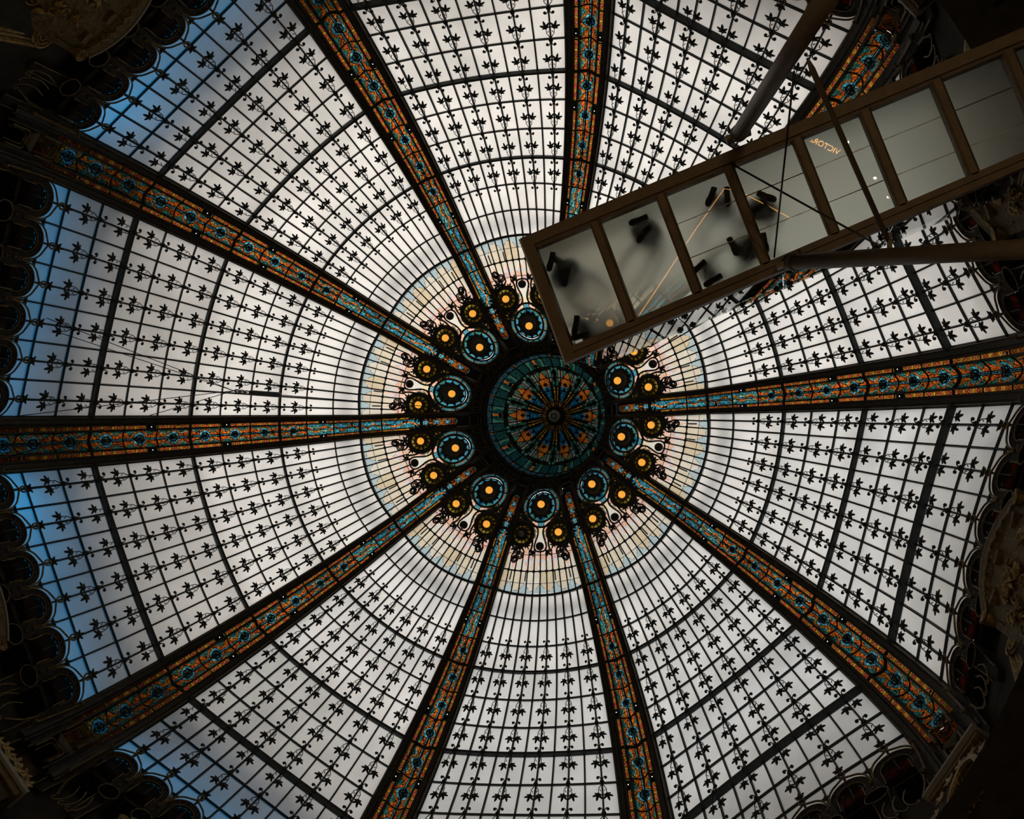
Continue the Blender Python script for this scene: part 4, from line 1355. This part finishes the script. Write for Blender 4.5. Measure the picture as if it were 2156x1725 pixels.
for b in range(10):
    o = bpy.data.objects.new('gilded_crest', None); C.objects.link(o)
    o.matrix_basis = rotz(bay_ang(b))
    o['label'] = 'gilded carved crest with spiral volutes below bay ' + BAYNAME[b]
    o['category'] = 'carving'; o['group'] = 'gilded crests under the dome bays'
    for nm, me in cp: put(nm, me, o)

# cornice block at the foot of each rib, with an oval cartouche under it
kp = []
def kb(c, d, mat, name):
    mb = MB(); mb.box(c, d); kp.append((name, mb.mesh(name, [mat])))
kb((12.33, 0, 22.02 + EYE), (0.62, 1.62, 0.10), 'plaster_edge', 'cornice_slab')
kb((12.40, 0, 21.86 + EYE), (0.58, 1.50, 0.22), 'gold_dark', 'cornice_moulding')
kb((12.46, 0, 21.20 + EYE), (0.52, 1.36, 1.10), 'wall_brown', 'cornice_block')
for s in (-1, 1):
    for k in range(4):
        mb = MB()
        y = -0.5 + k * 0.33
        mb.tube([(12.18, y, 21.62 + EYE), (12.16, y, 21.35 + EYE), (12.16, y + 0.06, 21.33 + EYE)], 0.014, 4)
        if s > 0: kp.append(('fret', mb.mesh('fret', ['gold'])))
mb = MB(); n = 28
mb.tube([(12.10 + 0.10 * math.cos(2 * PI * k / n), 0.55 * math.cos(2 * PI * k / n), 20.35 + EYE + 0.75 * math.sin(2 * PI * k / n)) for k in range(n)], 0.07, 7, True)
kp.append(('oval_frame', mb.mesh('oval_frame', ['gold'])))
mb = MB()
V = [mb.vert((12.16, 0.52 * math.cos(2 * PI * k / n), 20.35 + EYE + 0.72 * math.sin(2 * PI * k / n))) for k in range(n)]
mb.face(V)
kp.append(('oval_field', mb.mesh('oval_field', ['gold_dark'])))
for k in range(26):
    a = 2 * PI * k / 26
    mb = MB()
    mb.tube([(12.12, 0.38 * math.cos(a), 20.35 + EYE + 0.55 * math.sin(a)), (12.12, 0.48 * math.cos(a), 20.35 + EYE + 0.68 * math.sin(a))], 0.022, 4)
    kp.append(('ray', mb.mesh('ray', ['gold'])))
for k in range(14):
    a = 2 * PI * k / 14
    mb = MB()
    cy, cz = 0.72 * math.cos(a), 20.40 + EYE + 0.92 * math.sin(a)
    def fm(p_, q_, o): return Vector((12.12 - 0.05 + o, cy + p_, cz + q_))
    mb.plate(leaf_outline(0, 0, a, 0.20), fm, 0.03, 0.0)
    kp.append(('carved_leaf', mb.mesh('carved_leaf', ['gold'])))
for k in range(7):                             # leaf cluster on top of the slab
    mb = MB()
    y = -0.62 + k * 0.2
    def fm(p_, q_, o): return Vector((12.15 + 0.02 * (k % 2) + o, y + p_, 22.28 + 0.1 * (k % 2) + EYE + q_))
    mb.plate(leaf_outline(0, 0, PI / 2 + (k - 3) * 0.3, 0.24), fm, 0.03, 0.0)
    kp.append(('carved_leaf', mb.mesh('carved_leaf', ['gold'])))
for k in range(10):
    o = bpy.data.objects.new('cornice_console', None); C.objects.link(o)
    o.matrix_basis = rotz(rib_ang(k))
    o['label'] = 'carved cornice block with oval shield under the rib ' + RIBNAME[k]
    o['category'] = 'cornice'; o['group'] = 'cornice blocks under the ribs'
    for nm, me in kp: put(nm, me, o)

# ------------------------------------------------------------------ glass walkway
WX, WY = Vector((0.93776, -0.34728, 0)), Vector((0.34728, 0.93776, 0))
WO = Vector((3.72, -2.29, 16.0 + EYE))
WM = Matrix(((WX.x, WY.x, 0, WO.x), (WX.y, WY.y, 0, WO.y), (0, 0, 1, WO.z), (0, 0, 0, 1)))
WL = 8.75
def yl(x): return 1.895 - 0.031 * x
walk = bpy.data.objects.new('glass_walkway', None); C.objects.link(walk)
walk.matrix_basis = WM
walk['label'] = 'brown steel walkway with a frosted glass floor and clear glass guards'
walk['category'] = 'walkway'
def prism(name, sec, xs, mat, f=None):
    # section in (y, z), swept along x; f(x) shifts y
    mb = MB()
    mb.sweep([[Vector((x, y + (f(x) if f else 0), z)) for y, z in sec] for x in xs])
    return put(name, mb.mesh(name, [mat]), walk)
prism('edge_beam', [(0, 0), (0.135, 0), (0.135, 0.05), (0.185, 0.06), (0.185, 0.27), (0, 0.27)], [0, WL], 'walk_steel')
prism('edge_beam', [(0, 0), (-0.085, 0), (-0.085, 0.03), (-0.10, 0.03), (-0.10, 0), (-0.19, 0.0), (-0.19, 0.27), (0, 0.27)], [0, WL], 'walk_steel', yl)
mb = MB(); mb.box((0.08, yl(0) / 2, 0.135), (0.16, yl(0) - 0.02, 0.268)); put('end_beam', mb.mesh('end_beam', ['walk_steel']), walk)
mb = MB(); mb.box((-0.012, yl(0) / 2, 0.15), (0.024, yl(0) + 0.02, 0.30)); put('end_fascia', mb.mesh('end_fascia', ['walk_edge']), walk, label='pale grey end plate')
mb = MB(); mb.box((WL / 2, -0.012, 0.15), (WL, 0.022, 0.26)); put('side_fascia', mb.mesh('side_fascia', ['walk_steel']), walk)
XB = [1.075, 2.065, 3.065, 4.045, 4.985, 5.955, 6.905, 7.825]
for x in XB:
    mb = MB(); w = yl(x) - 0.36
    mb.sweep([[Vector((x + a, 0.17, z)), Vector((x + a, yl(x) - 0.17, z))] [::1] + [Vector((x + a, yl(x) - 0.17, z2)), Vector((x + a, 0.17, z2))] for a, z, z2 in ((-0.075, 0.03, 0.25), (-0.045, 0.0, 0.25), (0.045, 0.0, 0.25), (0.075, 0.03, 0.25))])
    put('cross_beam', mb.mesh('cross_beam', ['walk_steel']), walk)
xe = [0.14] + XB + [WL]
for k in range(len(xe) - 1):
    x0, x1 = xe[k], xe[k + 1]
    ym = yl((x0 + x1) / 2)
    ys = [(0.16, ym - 0.16)] if k < 2 else [(0.16, 0.60), (0.615, 1.115), (1.13, ym - 0.16)]
    for (ya, yb) in ys:
        mb = MB()
        def U(y): return ((ym - 0.18 - y) / 1.5 + (0.0 if k < 2 else 0.4), 0.5)
        mb.poly([(x0, ya, 0.26), (x0, yb, 0.26), (x1, yb, 0.26), (x1, ya, 0.26)], 0, None, [U(ya), U(yb), U(yb), U(ya)])
        put('glass_panel', mb.mesh('glass_panel', ['frosted_floor']), walk)
    if k >= 2:
        for y in (0.6075, 1.1225):
            mb = MB(); mb.box(((x0 + x1) / 2, y, 0.258), (x1 - x0, 0.011, 0.012))
            put('floor_joint', mb.mesh('floor_joint', ['walk_edge' if (k * 2 + (y > 1)) % 3 else 'cable']), walk)
# guards: clear sheets with clamps and a slim top rail
GH = 2.2
def guard(x0, x1, y0, y1):
    mb = MB()
    d = Vector((x1 - x0, y1 - y0, 0)); L_ = d.length; d.normalize(); nrm = Vector((-d.y, d.x, 0)) * 0.012
    a = Vector((x0, y0, 0.27)); b = Vector((x1, y1, 0.27)); up = Vector((0, 0, GH))
    mb.sweep([[a - nrm, a + nrm, a + nrm + up, a - nrm + up], [b - nrm, b + nrm, b + nrm + up, b - nrm + up]])
    gp = put('guard_pane', mb.mesh('guard_pane', ['guard_glass']), walk)
    for f in (0.06, 0.94):
        for zz in (0.45, 1.9):
            mb = MB(); p = a + (b - a) * f + Vector((0, 0, zz))
            mb.box((0, 0, 0), (0.10, 0.07, 0.09), Matrix.Translation(p) @ rotz(math.atan2(d.y, d.x)))
            mb.tube([p - nrm * 5, p + nrm * 5], 0.025, 7)
            put('guard_clamp', mb.mesh('guard_clamp', ['hoist_grey']), gp)
GX = [0.03, 1.65, 3.25, 4.85, 6.45, 8.05]
for a, b_ in zip(GX, GX[1:]):
    guard(a + 0.01, b_ - 0.01, 0.05, 0.05)
    guard(a + 0.01, b_ - 0.01, yl(a) - 0.05, yl(b_) - 0.05)
guard(0.03, 0.03, 0.07, yl(0) - 0.07)

def tube_thing(name, label, cat, pts, rad, mat, n=14, group=None):
    o = bpy.data.objects.new(name, None); C.objects.link(o)
    o.location = pts[0]
    mb = MB(); mb.tube([Vector(p) - Vector(pts[0]) for p in pts], rad, n)
    put('shaft', mb.mesh('shaft', [mat], True), o)
    o['label'] = label; o['category'] = cat
    if group: o['group'] = group
    return o
def W3(x, y, z): return Vector((x, y, z + EYE))
def strut(label, a, b, rad):
    a, b = Vector(a), Vector(b); d = (b - a).normalized()
    o = tube_thing('support_strut', label, 'strut', [a, b], rad, 'strut_steel', 18, 'tubular struts under the walkway')
    mb = MB(); mb.tube([Vector((0, 0, 0)) - d * 0.02, d * 0.10], [rad * 0.5, rad * 1.08], 18); mb.tube([d * 0.10, d * 0.16], rad * 1.1, 18)
    put('end_collar', mb.mesh('end_collar', ['strut_steel']), o)
    mb = MB(); mb.box((0, 0, 0.06), (0.34, 0.06, 0.30), rotz(math.atan2(WX.y, WX.x)))
    put('bracket', mb.mesh('bracket', ['strut_steel']), o)
    return o
a1, b1 = W3(6.80, -3.56, 15.78), W3(7.657, -3.385, 11.1)
b1e = a1 + (b1 - a1) * 1.32
strut('thick brown tube rising from the upper edge of the walkway', a1, b1e, 0.105)
a2, b2 = W3(7.4535, -1.804, 15.78), W3(9.709, -1.366, 12.3)
b2e = a2 + (b2 - a2) * 1.45
strut('thick brown tube running from the lower edge of the walkway to the right', a2, b2e, 0.105)
s1, s2 = W3(7.652, -3.405, 12.2), W3(8.615, -1.752, 14.2)
o = tube_thing('brace_rod', 'dark pointed rod crossing under the walkway between the two tubes', 'rod', [s1, s1 + (s2 - s1) * 0.05, s1 + (s2 - s1) * 0.95, s2], [0.014, 0.033, 0.033, 0.014], 'strut_steel', 10)
mb = MB(); mb.box((s2 - s1), (0.05, 0.26, 0.16), None); put('gusset', mb.mesh('gusset', ['strut_steel']), o)
def ray(x, y, z):
    d = RV.transposed() @ Vector(((x - 1078) / F_PX, (y - 862.5) / F_PX, 1.0))
    return Vector((CAMX, CAMY, 0)) + d * (z / d.z) + Vector((0, 0, EYE))
tube_thing('brace_cable', 'thin dark cable from the upper beam down to the right tube', 'cable', [ray(1540, 345, 15.9), ray(1855, 520, 14.1)], 0.014, 'cable', 6, 'thin cables under the walkway')
tube_thing('brace_cable', 'thin dark cable from the upper tube down to the lower beam', 'cable', [ray(1672, 150, 12.4), ray(1630, 542, 15.9)], 0.012, 'cable', 6, 'thin cables under the walkway')

# ------------------------------------------------------------------ people on the walkway
dg = None
def body_mesh(hips, feet, H, arms, lean, coat, mats):
    # skeleton of joints grown with the Skin modifier into one continuous figure
    vs, es, rs = [], [], []
    def J(p, r, par=None):
        vs.append(tuple(p)); rs.append(r if isinstance(r, tuple) else (r, r)); i = len(vs) - 1
        if par is not None: es.append((par, i))
        return i
    k = H / 1.72
    fwd, side = lean['fwd'], lean['side']
    pel = J(hips + Vector((0, 0, 0.92 * k)), (0.15 * k, 0.12 * k))
    up = Vector((0, 0, 1)) + fwd * lean['tilt']
    sp1 = J(hips + Vector((0, 0, 0.92 * k)) + up * 0.20 * k, (0.135 * k, 0.11 * k), pel)
    ch = J(hips + Vector((0, 0, 0.92 * k)) + up * 0.42 * k, (0.155 * k, 0.115 * k), sp1)
    nk = J(hips + Vector((0, 0, 0.92 * k)) + up * 0.56 * k, 0.062 * k, ch)
    hd0 = J(hips + Vector((0, 0, 0.92 * k)) + up * 0.64 * k + fwd * 0.02, 0.072 * k, nk)
    hd1 = J(hips + Vector((0, 0, 0.92 * k)) + up * 0.73 * k + fwd * 0.025, (0.085 * k, 0.098 * k), hd0)
    J(hips + Vector((0, 0, 0.92 * k)) + up * 0.81 * k + fwd * 0.01, 0.062 * k, hd1)
    J(hips + Vector((0, 0, 0.92 * k)) + up * 0.705 * k + fwd * 0.125, 0.014 * k, hd1)     # nose
    hands = []
    for s, f in zip((-1, 1), feet):
        hp = J(hips + side * s * 0.095 * k + Vector((0, 0, 0.86 * k)), 0.098 * k, pel)
        an = Vector((f[0], f[1], hips.z + 0.09))
        kn = (hips + side * s * 0.10 * k + Vector((0, 0, 0.86 * k)) + an) / 2 + fwd * 0.04 + Vector((0, 0, 0.03))
        kj = J(kn, 0.066 * k, hp)
        J(an * 0.55 + kn * 0.45 - fwd * 0.015, 0.060 * k, kj)
        aj = J(an, 0.045 * k, len(vs) - 1)
        sh = J(Vector(vs[ch]) + side * s * 0.185 * k + Vector((0, 0, 0.05 * k)), 0.066 * k, ch)
        el_p = Vector(vs[sh]) + side * s * arms[0] + fwd * arms[1] * 0.4 - Vector((0, 0, 0.27 * k))
        el = J(el_p, 0.048 * k, sh)
        wr_p = el_p + fwd * arms[1] * 0.24 + Vector((0, 0, arms[2])) - side * s * 0.03
        wr = J(wr_p, 0.032 * k, el)
        dirn = (wr_p - el_p).normalized()
        pm = J(wr_p + dirn * 0.07 * k, (0.038 * k, 0.02 * k), wr)
        for q in (-1.5, -0.5, 0.5, 1.5):
            f1 = J(wr_p + dirn * 0.115 * k + side * q * 0.019, 0.009, pm)
            f2 = J(wr_p + dirn * (0.15 - abs(q) * 0.008) * k + side * q * 0.020 - Vector((0, 0, 0.01)), 0.0085, f1)
            J(wr_p + dirn * (0.175 - abs(q) * 0.01) * k + side * q * 0.020 - Vector((0, 0, 0.025)), 0.0075, f2)
        th1 = J(wr_p + dirn * 0.05 * k - side * s * 0.045, 0.010, pm)
        J(wr_p + dirn * 0.085 * k - side * s * 0.06, 0.009, th1)
    me = bpy.data.meshes.new('body'); me.from_pydata(vs, es, []); me.update()
    o = bpy.data.objects.new('tmp_body', me); C.objects.link(o)
    sk = o.modifiers.new('skin', 'SKIN')
    lay = me.skin_vertices[0] if me.skin_vertices else None
    if lay is None:
        bpy.context.view_layer.objects.active = o
    for i, sv in enumerate(me.skin_vertices[0].data):
        sv.radius = rs[i]; sv.use_root = (i == 0)
    sb_ = o.modifiers.new('sub', 'SUBSURF'); sb_.levels = 1; sb_.render_levels = 1
    d = bpy.context.evaluated_depsgraph_get()
    out_me = bpy.data.meshes.new_from_object(o.evaluated_get(d))
    bpy.data.objects.remove(o)
    out_me.materials.clear()
    for mn in mats: out_me.materials.append(MAT[mn])
    z0 = hips.z
    for p in out_me.polygons:
        z = p.center.z - z0
        far = (Vector((p.center.x, p.center.y)) - Vector((hips.x, hips.y))).length
        if z > 1.47 * k: p.material_index = 2
        elif z > (0.60 if coat else 0.93) * k: p.material_index = 0
        else: p.material_index = 1
        p.use_smooth = True
    return out_me, Vector(vs[hd1]), k
def shoe_mesh(toe):
    mb = MB()
    prof_ = [(-0.135, 0.030), (-0.12, 0.042), (-0.06, 0.040), (0.0, 0.036), (0.06, 0.047), (0.11, 0.045), (0.145, 0.028), (0.152, 0.0)]
    outl = prof_ + [(x, -w) for x, w in prof_[::-1][1:]]
    rings = []
    for z, s, sh in ((0.0, 1.0, 0), (0.022, 1.02, 0), (0.03, 0.94, 0), (0.06, 0.86, -0.01), (0.085, 0.60, -0.045), (0.11, 0.40, -0.07)):
        rings.append([Vector((x * s + sh, y * (s if s > 0.8 else s + 0.15), z)) for x, y in outl])
    R = [[mb.vert(p) for p in r] for r in rings]
    n_ = len(R[0])
    for A, B in zip(R, R[1:]):
        for j in range(n_): mb.face((A[j], A[(j + 1) % n_], B[(j + 1) % n_], B[j]))
    mb.face(R[0][::-1]); mb.face(R[-1])
    return mb.mesh('shoe', ['shoe_rubber'])
shoe_me = shoe_mesh(1)
PZF = 16.262
def person(label, feet, ang, H, off, arms, tilt, coat, mats):
    P = [ray(x, y, PZF) for x, y, a in feet]
    c = (P[0] + P[1]) / 2 + Vector((off[0], off[1], 0)); c.z = PZF + EYE
    fwd = Vector((math.cos(math.radians(ang)), math.sin(math.radians(ang)), 0)); side = Vector((-fwd.y, fwd.x, 0))
    if (P[1] - P[0]).dot(side) < 0: P = P[::-1]; feet = feet[::-1]
    o = bpy.data.objects.new('person', None); C.objects.link(o); o.location = c
    heel = [p - Vector((math.cos(math.radians(f[2])), math.sin(math.radians(f[2])), 0)) * 0.07 for p, f in zip(P, feet)]
    me, head, k = body_mesh(c, [(h.x, h.y) for h in heel], H, arms, {'fwd': fwd, 'side': side, 'tilt': tilt}, coat, mats)
    put('body', me, o, Matrix.Translation(-c))
    for p, f in zip(P, feet):
        put('shoe', shoe_me, o, Matrix.Translation(Vector((p.x, p.y, PZF + EYE)) - c) @ rotz(math.radians(f[2])))
    mb = MB(); rings = []
    for z, a_, b_ in ((0.50 if coat else 0.80, 0.25 if coat else 0.20, 0.20 if coat else 0.15), (0.75, 0.225, 0.18), (0.98, 0.20, 0.15), (1.15, 0.205, 0.145), (1.33, 0.235, 0.14), (1.42, 0.19, 0.115), (1.47, 0.09, 0.085)):
        if not coat and z == 0.75: continue
        rings.append([Vector((0, 0, z * k)) + fwd * (tilt * max(0, z - 0.92) + b_ * k * math.cos(2 * PI * j / 18)) + side * a_ * k * math.sin(2 * PI * j / 18) for j in range(18)])
    mb.sweep(rings, True, 0, False)
    put('coat' if coat else 'jacket', mb.mesh('coat', [mats[0]], True), o)
    mb = MB(); hc = head - c
    mb.ball(hc - fwd * 0.018 + Vector((0, 0, 0.035)), 0.108 * k, 14, 9, (1.0, 1.0, 1.02))
    put('hair', mb.mesh('hair', ['hair'], True), o)
    for s in (-1, 1):
        mb = MB(); mb.ball(hc + fwd * 0.090 * k + side * s * 0.032 + Vector((0, 0, 0.012)), 0.011, 7, 5)
        put('eye', mb.mesh('eye', ['black_cloth'], True), o)
        mb = MB(); mb.ball(hc + side * s * 0.088 * k - Vector((0, 0, 0.01)), 0.024, 7, 5, (0.8, 0.6, 1.2))
        put('ear', mb.mesh('ear', ['skin'], True), o)
    mb = MB(); mb.ball(hc + fwd * 0.092 * k - Vector((0, 0, 0.052)), 0.02, 8, 5, (0.8, 1.0, 0.35))
    put('mouth', mb.mesh('mouth', ['brown_cloth'], True), o)
    o['label'] = label; o['category'] = 'person'; o['group'] = 'people standing on the glass floor'
    return o
person('person in dark clothes standing at the upper left corner of the glass floor', [(1160, 550, 105), (1192, 583, 105)], 40, 1.74, (0.05, 0.02), (0.06, 0.6, 0.05), 0.06, True, ['black_cloth', 'navy_cloth', 'skin'])
person('person in a dark coat standing in the second glass bay', [(1345, 463, 160), (1356, 493, 130)], 120, 1.76, (0.03, 0.03), (0.05, 1.0, 0.16), 0.10, True, ['navy_cloth', 'black_cloth', 'skin'])
person('person with feet side by side at the top of the third bay', [(1497, 413, 112), (1531, 413, 86)], 95, 1.70, (0.0, 0.05), (0.10, 0.7, 0.10), 0.05, False, ['grey_cloth', 'navy_cloth', 'skin'])
person('person with one foot turned out beside the third cross beam', [(1613, 413, 25), (1592, 441, 140)], 100, 1.68, (0.0, 0.05), (0.04, 0.3, 0.0), 0.04, True, ['black_cloth', 'grey_cloth', 'skin'])
person('person in a wide coat near the lower edge of the third bay', [(1543, 518, 65), (1610, 510, 80)], 60, 1.66, (0.02, 0.02), (0.12, 0.5, 0.06), 0.05, True, ['grey_cloth', 'black_cloth', 'skin'])
person('person half hidden by the second cross beam at the lower edge', [(1470, 563, 140), (1502, 590, 150)], 330, 1.70, (0.0, -0.08), (0.05, 0.9, 0.12), 0.08, False, ['navy_cloth', 'black_cloth', 'skin'])
person('person standing in the lower left corner of the glass floor', [(1212, 684, 100), (1222, 707, 165)], 330, 1.67, (0.02, -0.03), (0.04, 0.3, 0.0), 0.03, False, ['black_cloth', 'grey_cloth', 'skin'])

# ------------------------------------------------------------------ hoist with wires on the left
h0, h1 = ray(524, 827, 29.5), ray(593, 832, 29.75)
hoist = bpy.data.objects.new('cable_hoist', None); C.objects.link(hoist); hoist.location = h0
hoist['label'] = 'grey cylinder with a shackle strung on a steel wire across the left bay'; hoist['category'] = 'hoist'
mb = MB(); d = h1 - h0
mb.tube([Vector((0, 0, 0)), d * 0.04, d * 0.96, d], [0.045, 0.075, 0.075, 0.04], 14)
put('cylinder', mb.mesh('cylinder', ['hoist_grey'], True), hoist)
q = ray(492, 823, 29.35) - h0
mb = MB()
for k in range(6):
    c_ = q * (0.12 + 0.16 * k)
    ax = Vector((0, 0, 1)) if k % 2 else Vector((0, 1, 0.2))
    dd = q.normalized() * 0.075
    mb.tube([c_ + dd * math.cos(2 * PI * j / 12) + ax.normalized() * 0.045 * math.sin(2 * PI * j / 12) for j in range(12)], 0.017, 5, True)
put('shackle', mb.mesh('shackle', ['hoist_grey'], True), hoist)
qa = ray(492, 823, 29.35)
def wire(label, a, b_):
    tube_thing('steel_wire', label, 'wire', [a, (a + b_) / 2 - Vector((0, 0, 0.03)), b_], 0.011, 'cable', 5, 'steel wires of the hoist')
wire('steel wire from the hoist cylinder to the rim of the cupola', h1, ray(1035, 867, 35.0))
wire('steel wire from the hoist up to the frieze, upper of two on the left', qa, ray(60, 655, 25.6))
wire('steel wire from the hoist up to the frieze, lower of two on the left', qa, ray(40, 672, 25.6))
wire('steel wire from the hoist along the nine o\'clock rib to the left edge', qa, ray(4, 880, 25.9))
wire('steel wire from the hoist crossing the nine o\'clock rib', qa, ray(2, 968, 25.5))

# ------------------------------------------------------------------ lit sign and light line below, mirrored in the glass floor
ZG = 16.26
def mirror(x, y, z):
    p = ray(x, y, 2 * ZG - z); p.z = z + EYE; return p
pv, pa = mirror(1767, 322, 5.0), mirror(1699, 289, 5.0)
cu = bpy.data.curves.new('shop_sign', 'FONT')
cu.body = 'VICTORIA'; cu.align_x = 'CENTER'; cu.align_y = 'CENTER'; cu.extrude = 0.012
cu.materials.append(MAT['sign_glow'])
so = bpy.data.objects.new('shop_sign', cu); C.objects.link(so)
ex = (pa - pv); wlen = ex.length; ex.normalize()
cu.size = 1.0
bpy.context.view_layer.update()
cu.size = wlen / max(0.1, so.dimensions.x)
ez = Vector((0, 0, 1)); ey = ez.cross(ex)
so.matrix_basis = mframe((pv + pa) / 2, ex, ey, ez)
bpy.context.view_layer.update()
sme = bpy.data.meshes.new_from_object(so.evaluated_get(bpy.context.evaluated_depsgraph_get()))
smx = so.matrix_basis.copy(); bpy.data.objects.remove(so)
so = put('shop_sign', sme, None, smx)
so['label'] = 'glowing orange sign reading VICTORIA mirrored in the glass floor'; so['category'] = 'sign'
LEDP = [(1345, 665), (1400, 583), (1460, 490), (1525, 397), (1560, 405), (1620, 435), (1650, 452), (1690, 472), (1720, 487)]
o = tube_thing('light_line', 'thin orange line of light mirrored in the walkway floor', 'light', [mirror(x, y, 0.3) for x, y in LEDP], 0.012, 'led_glow', 6)
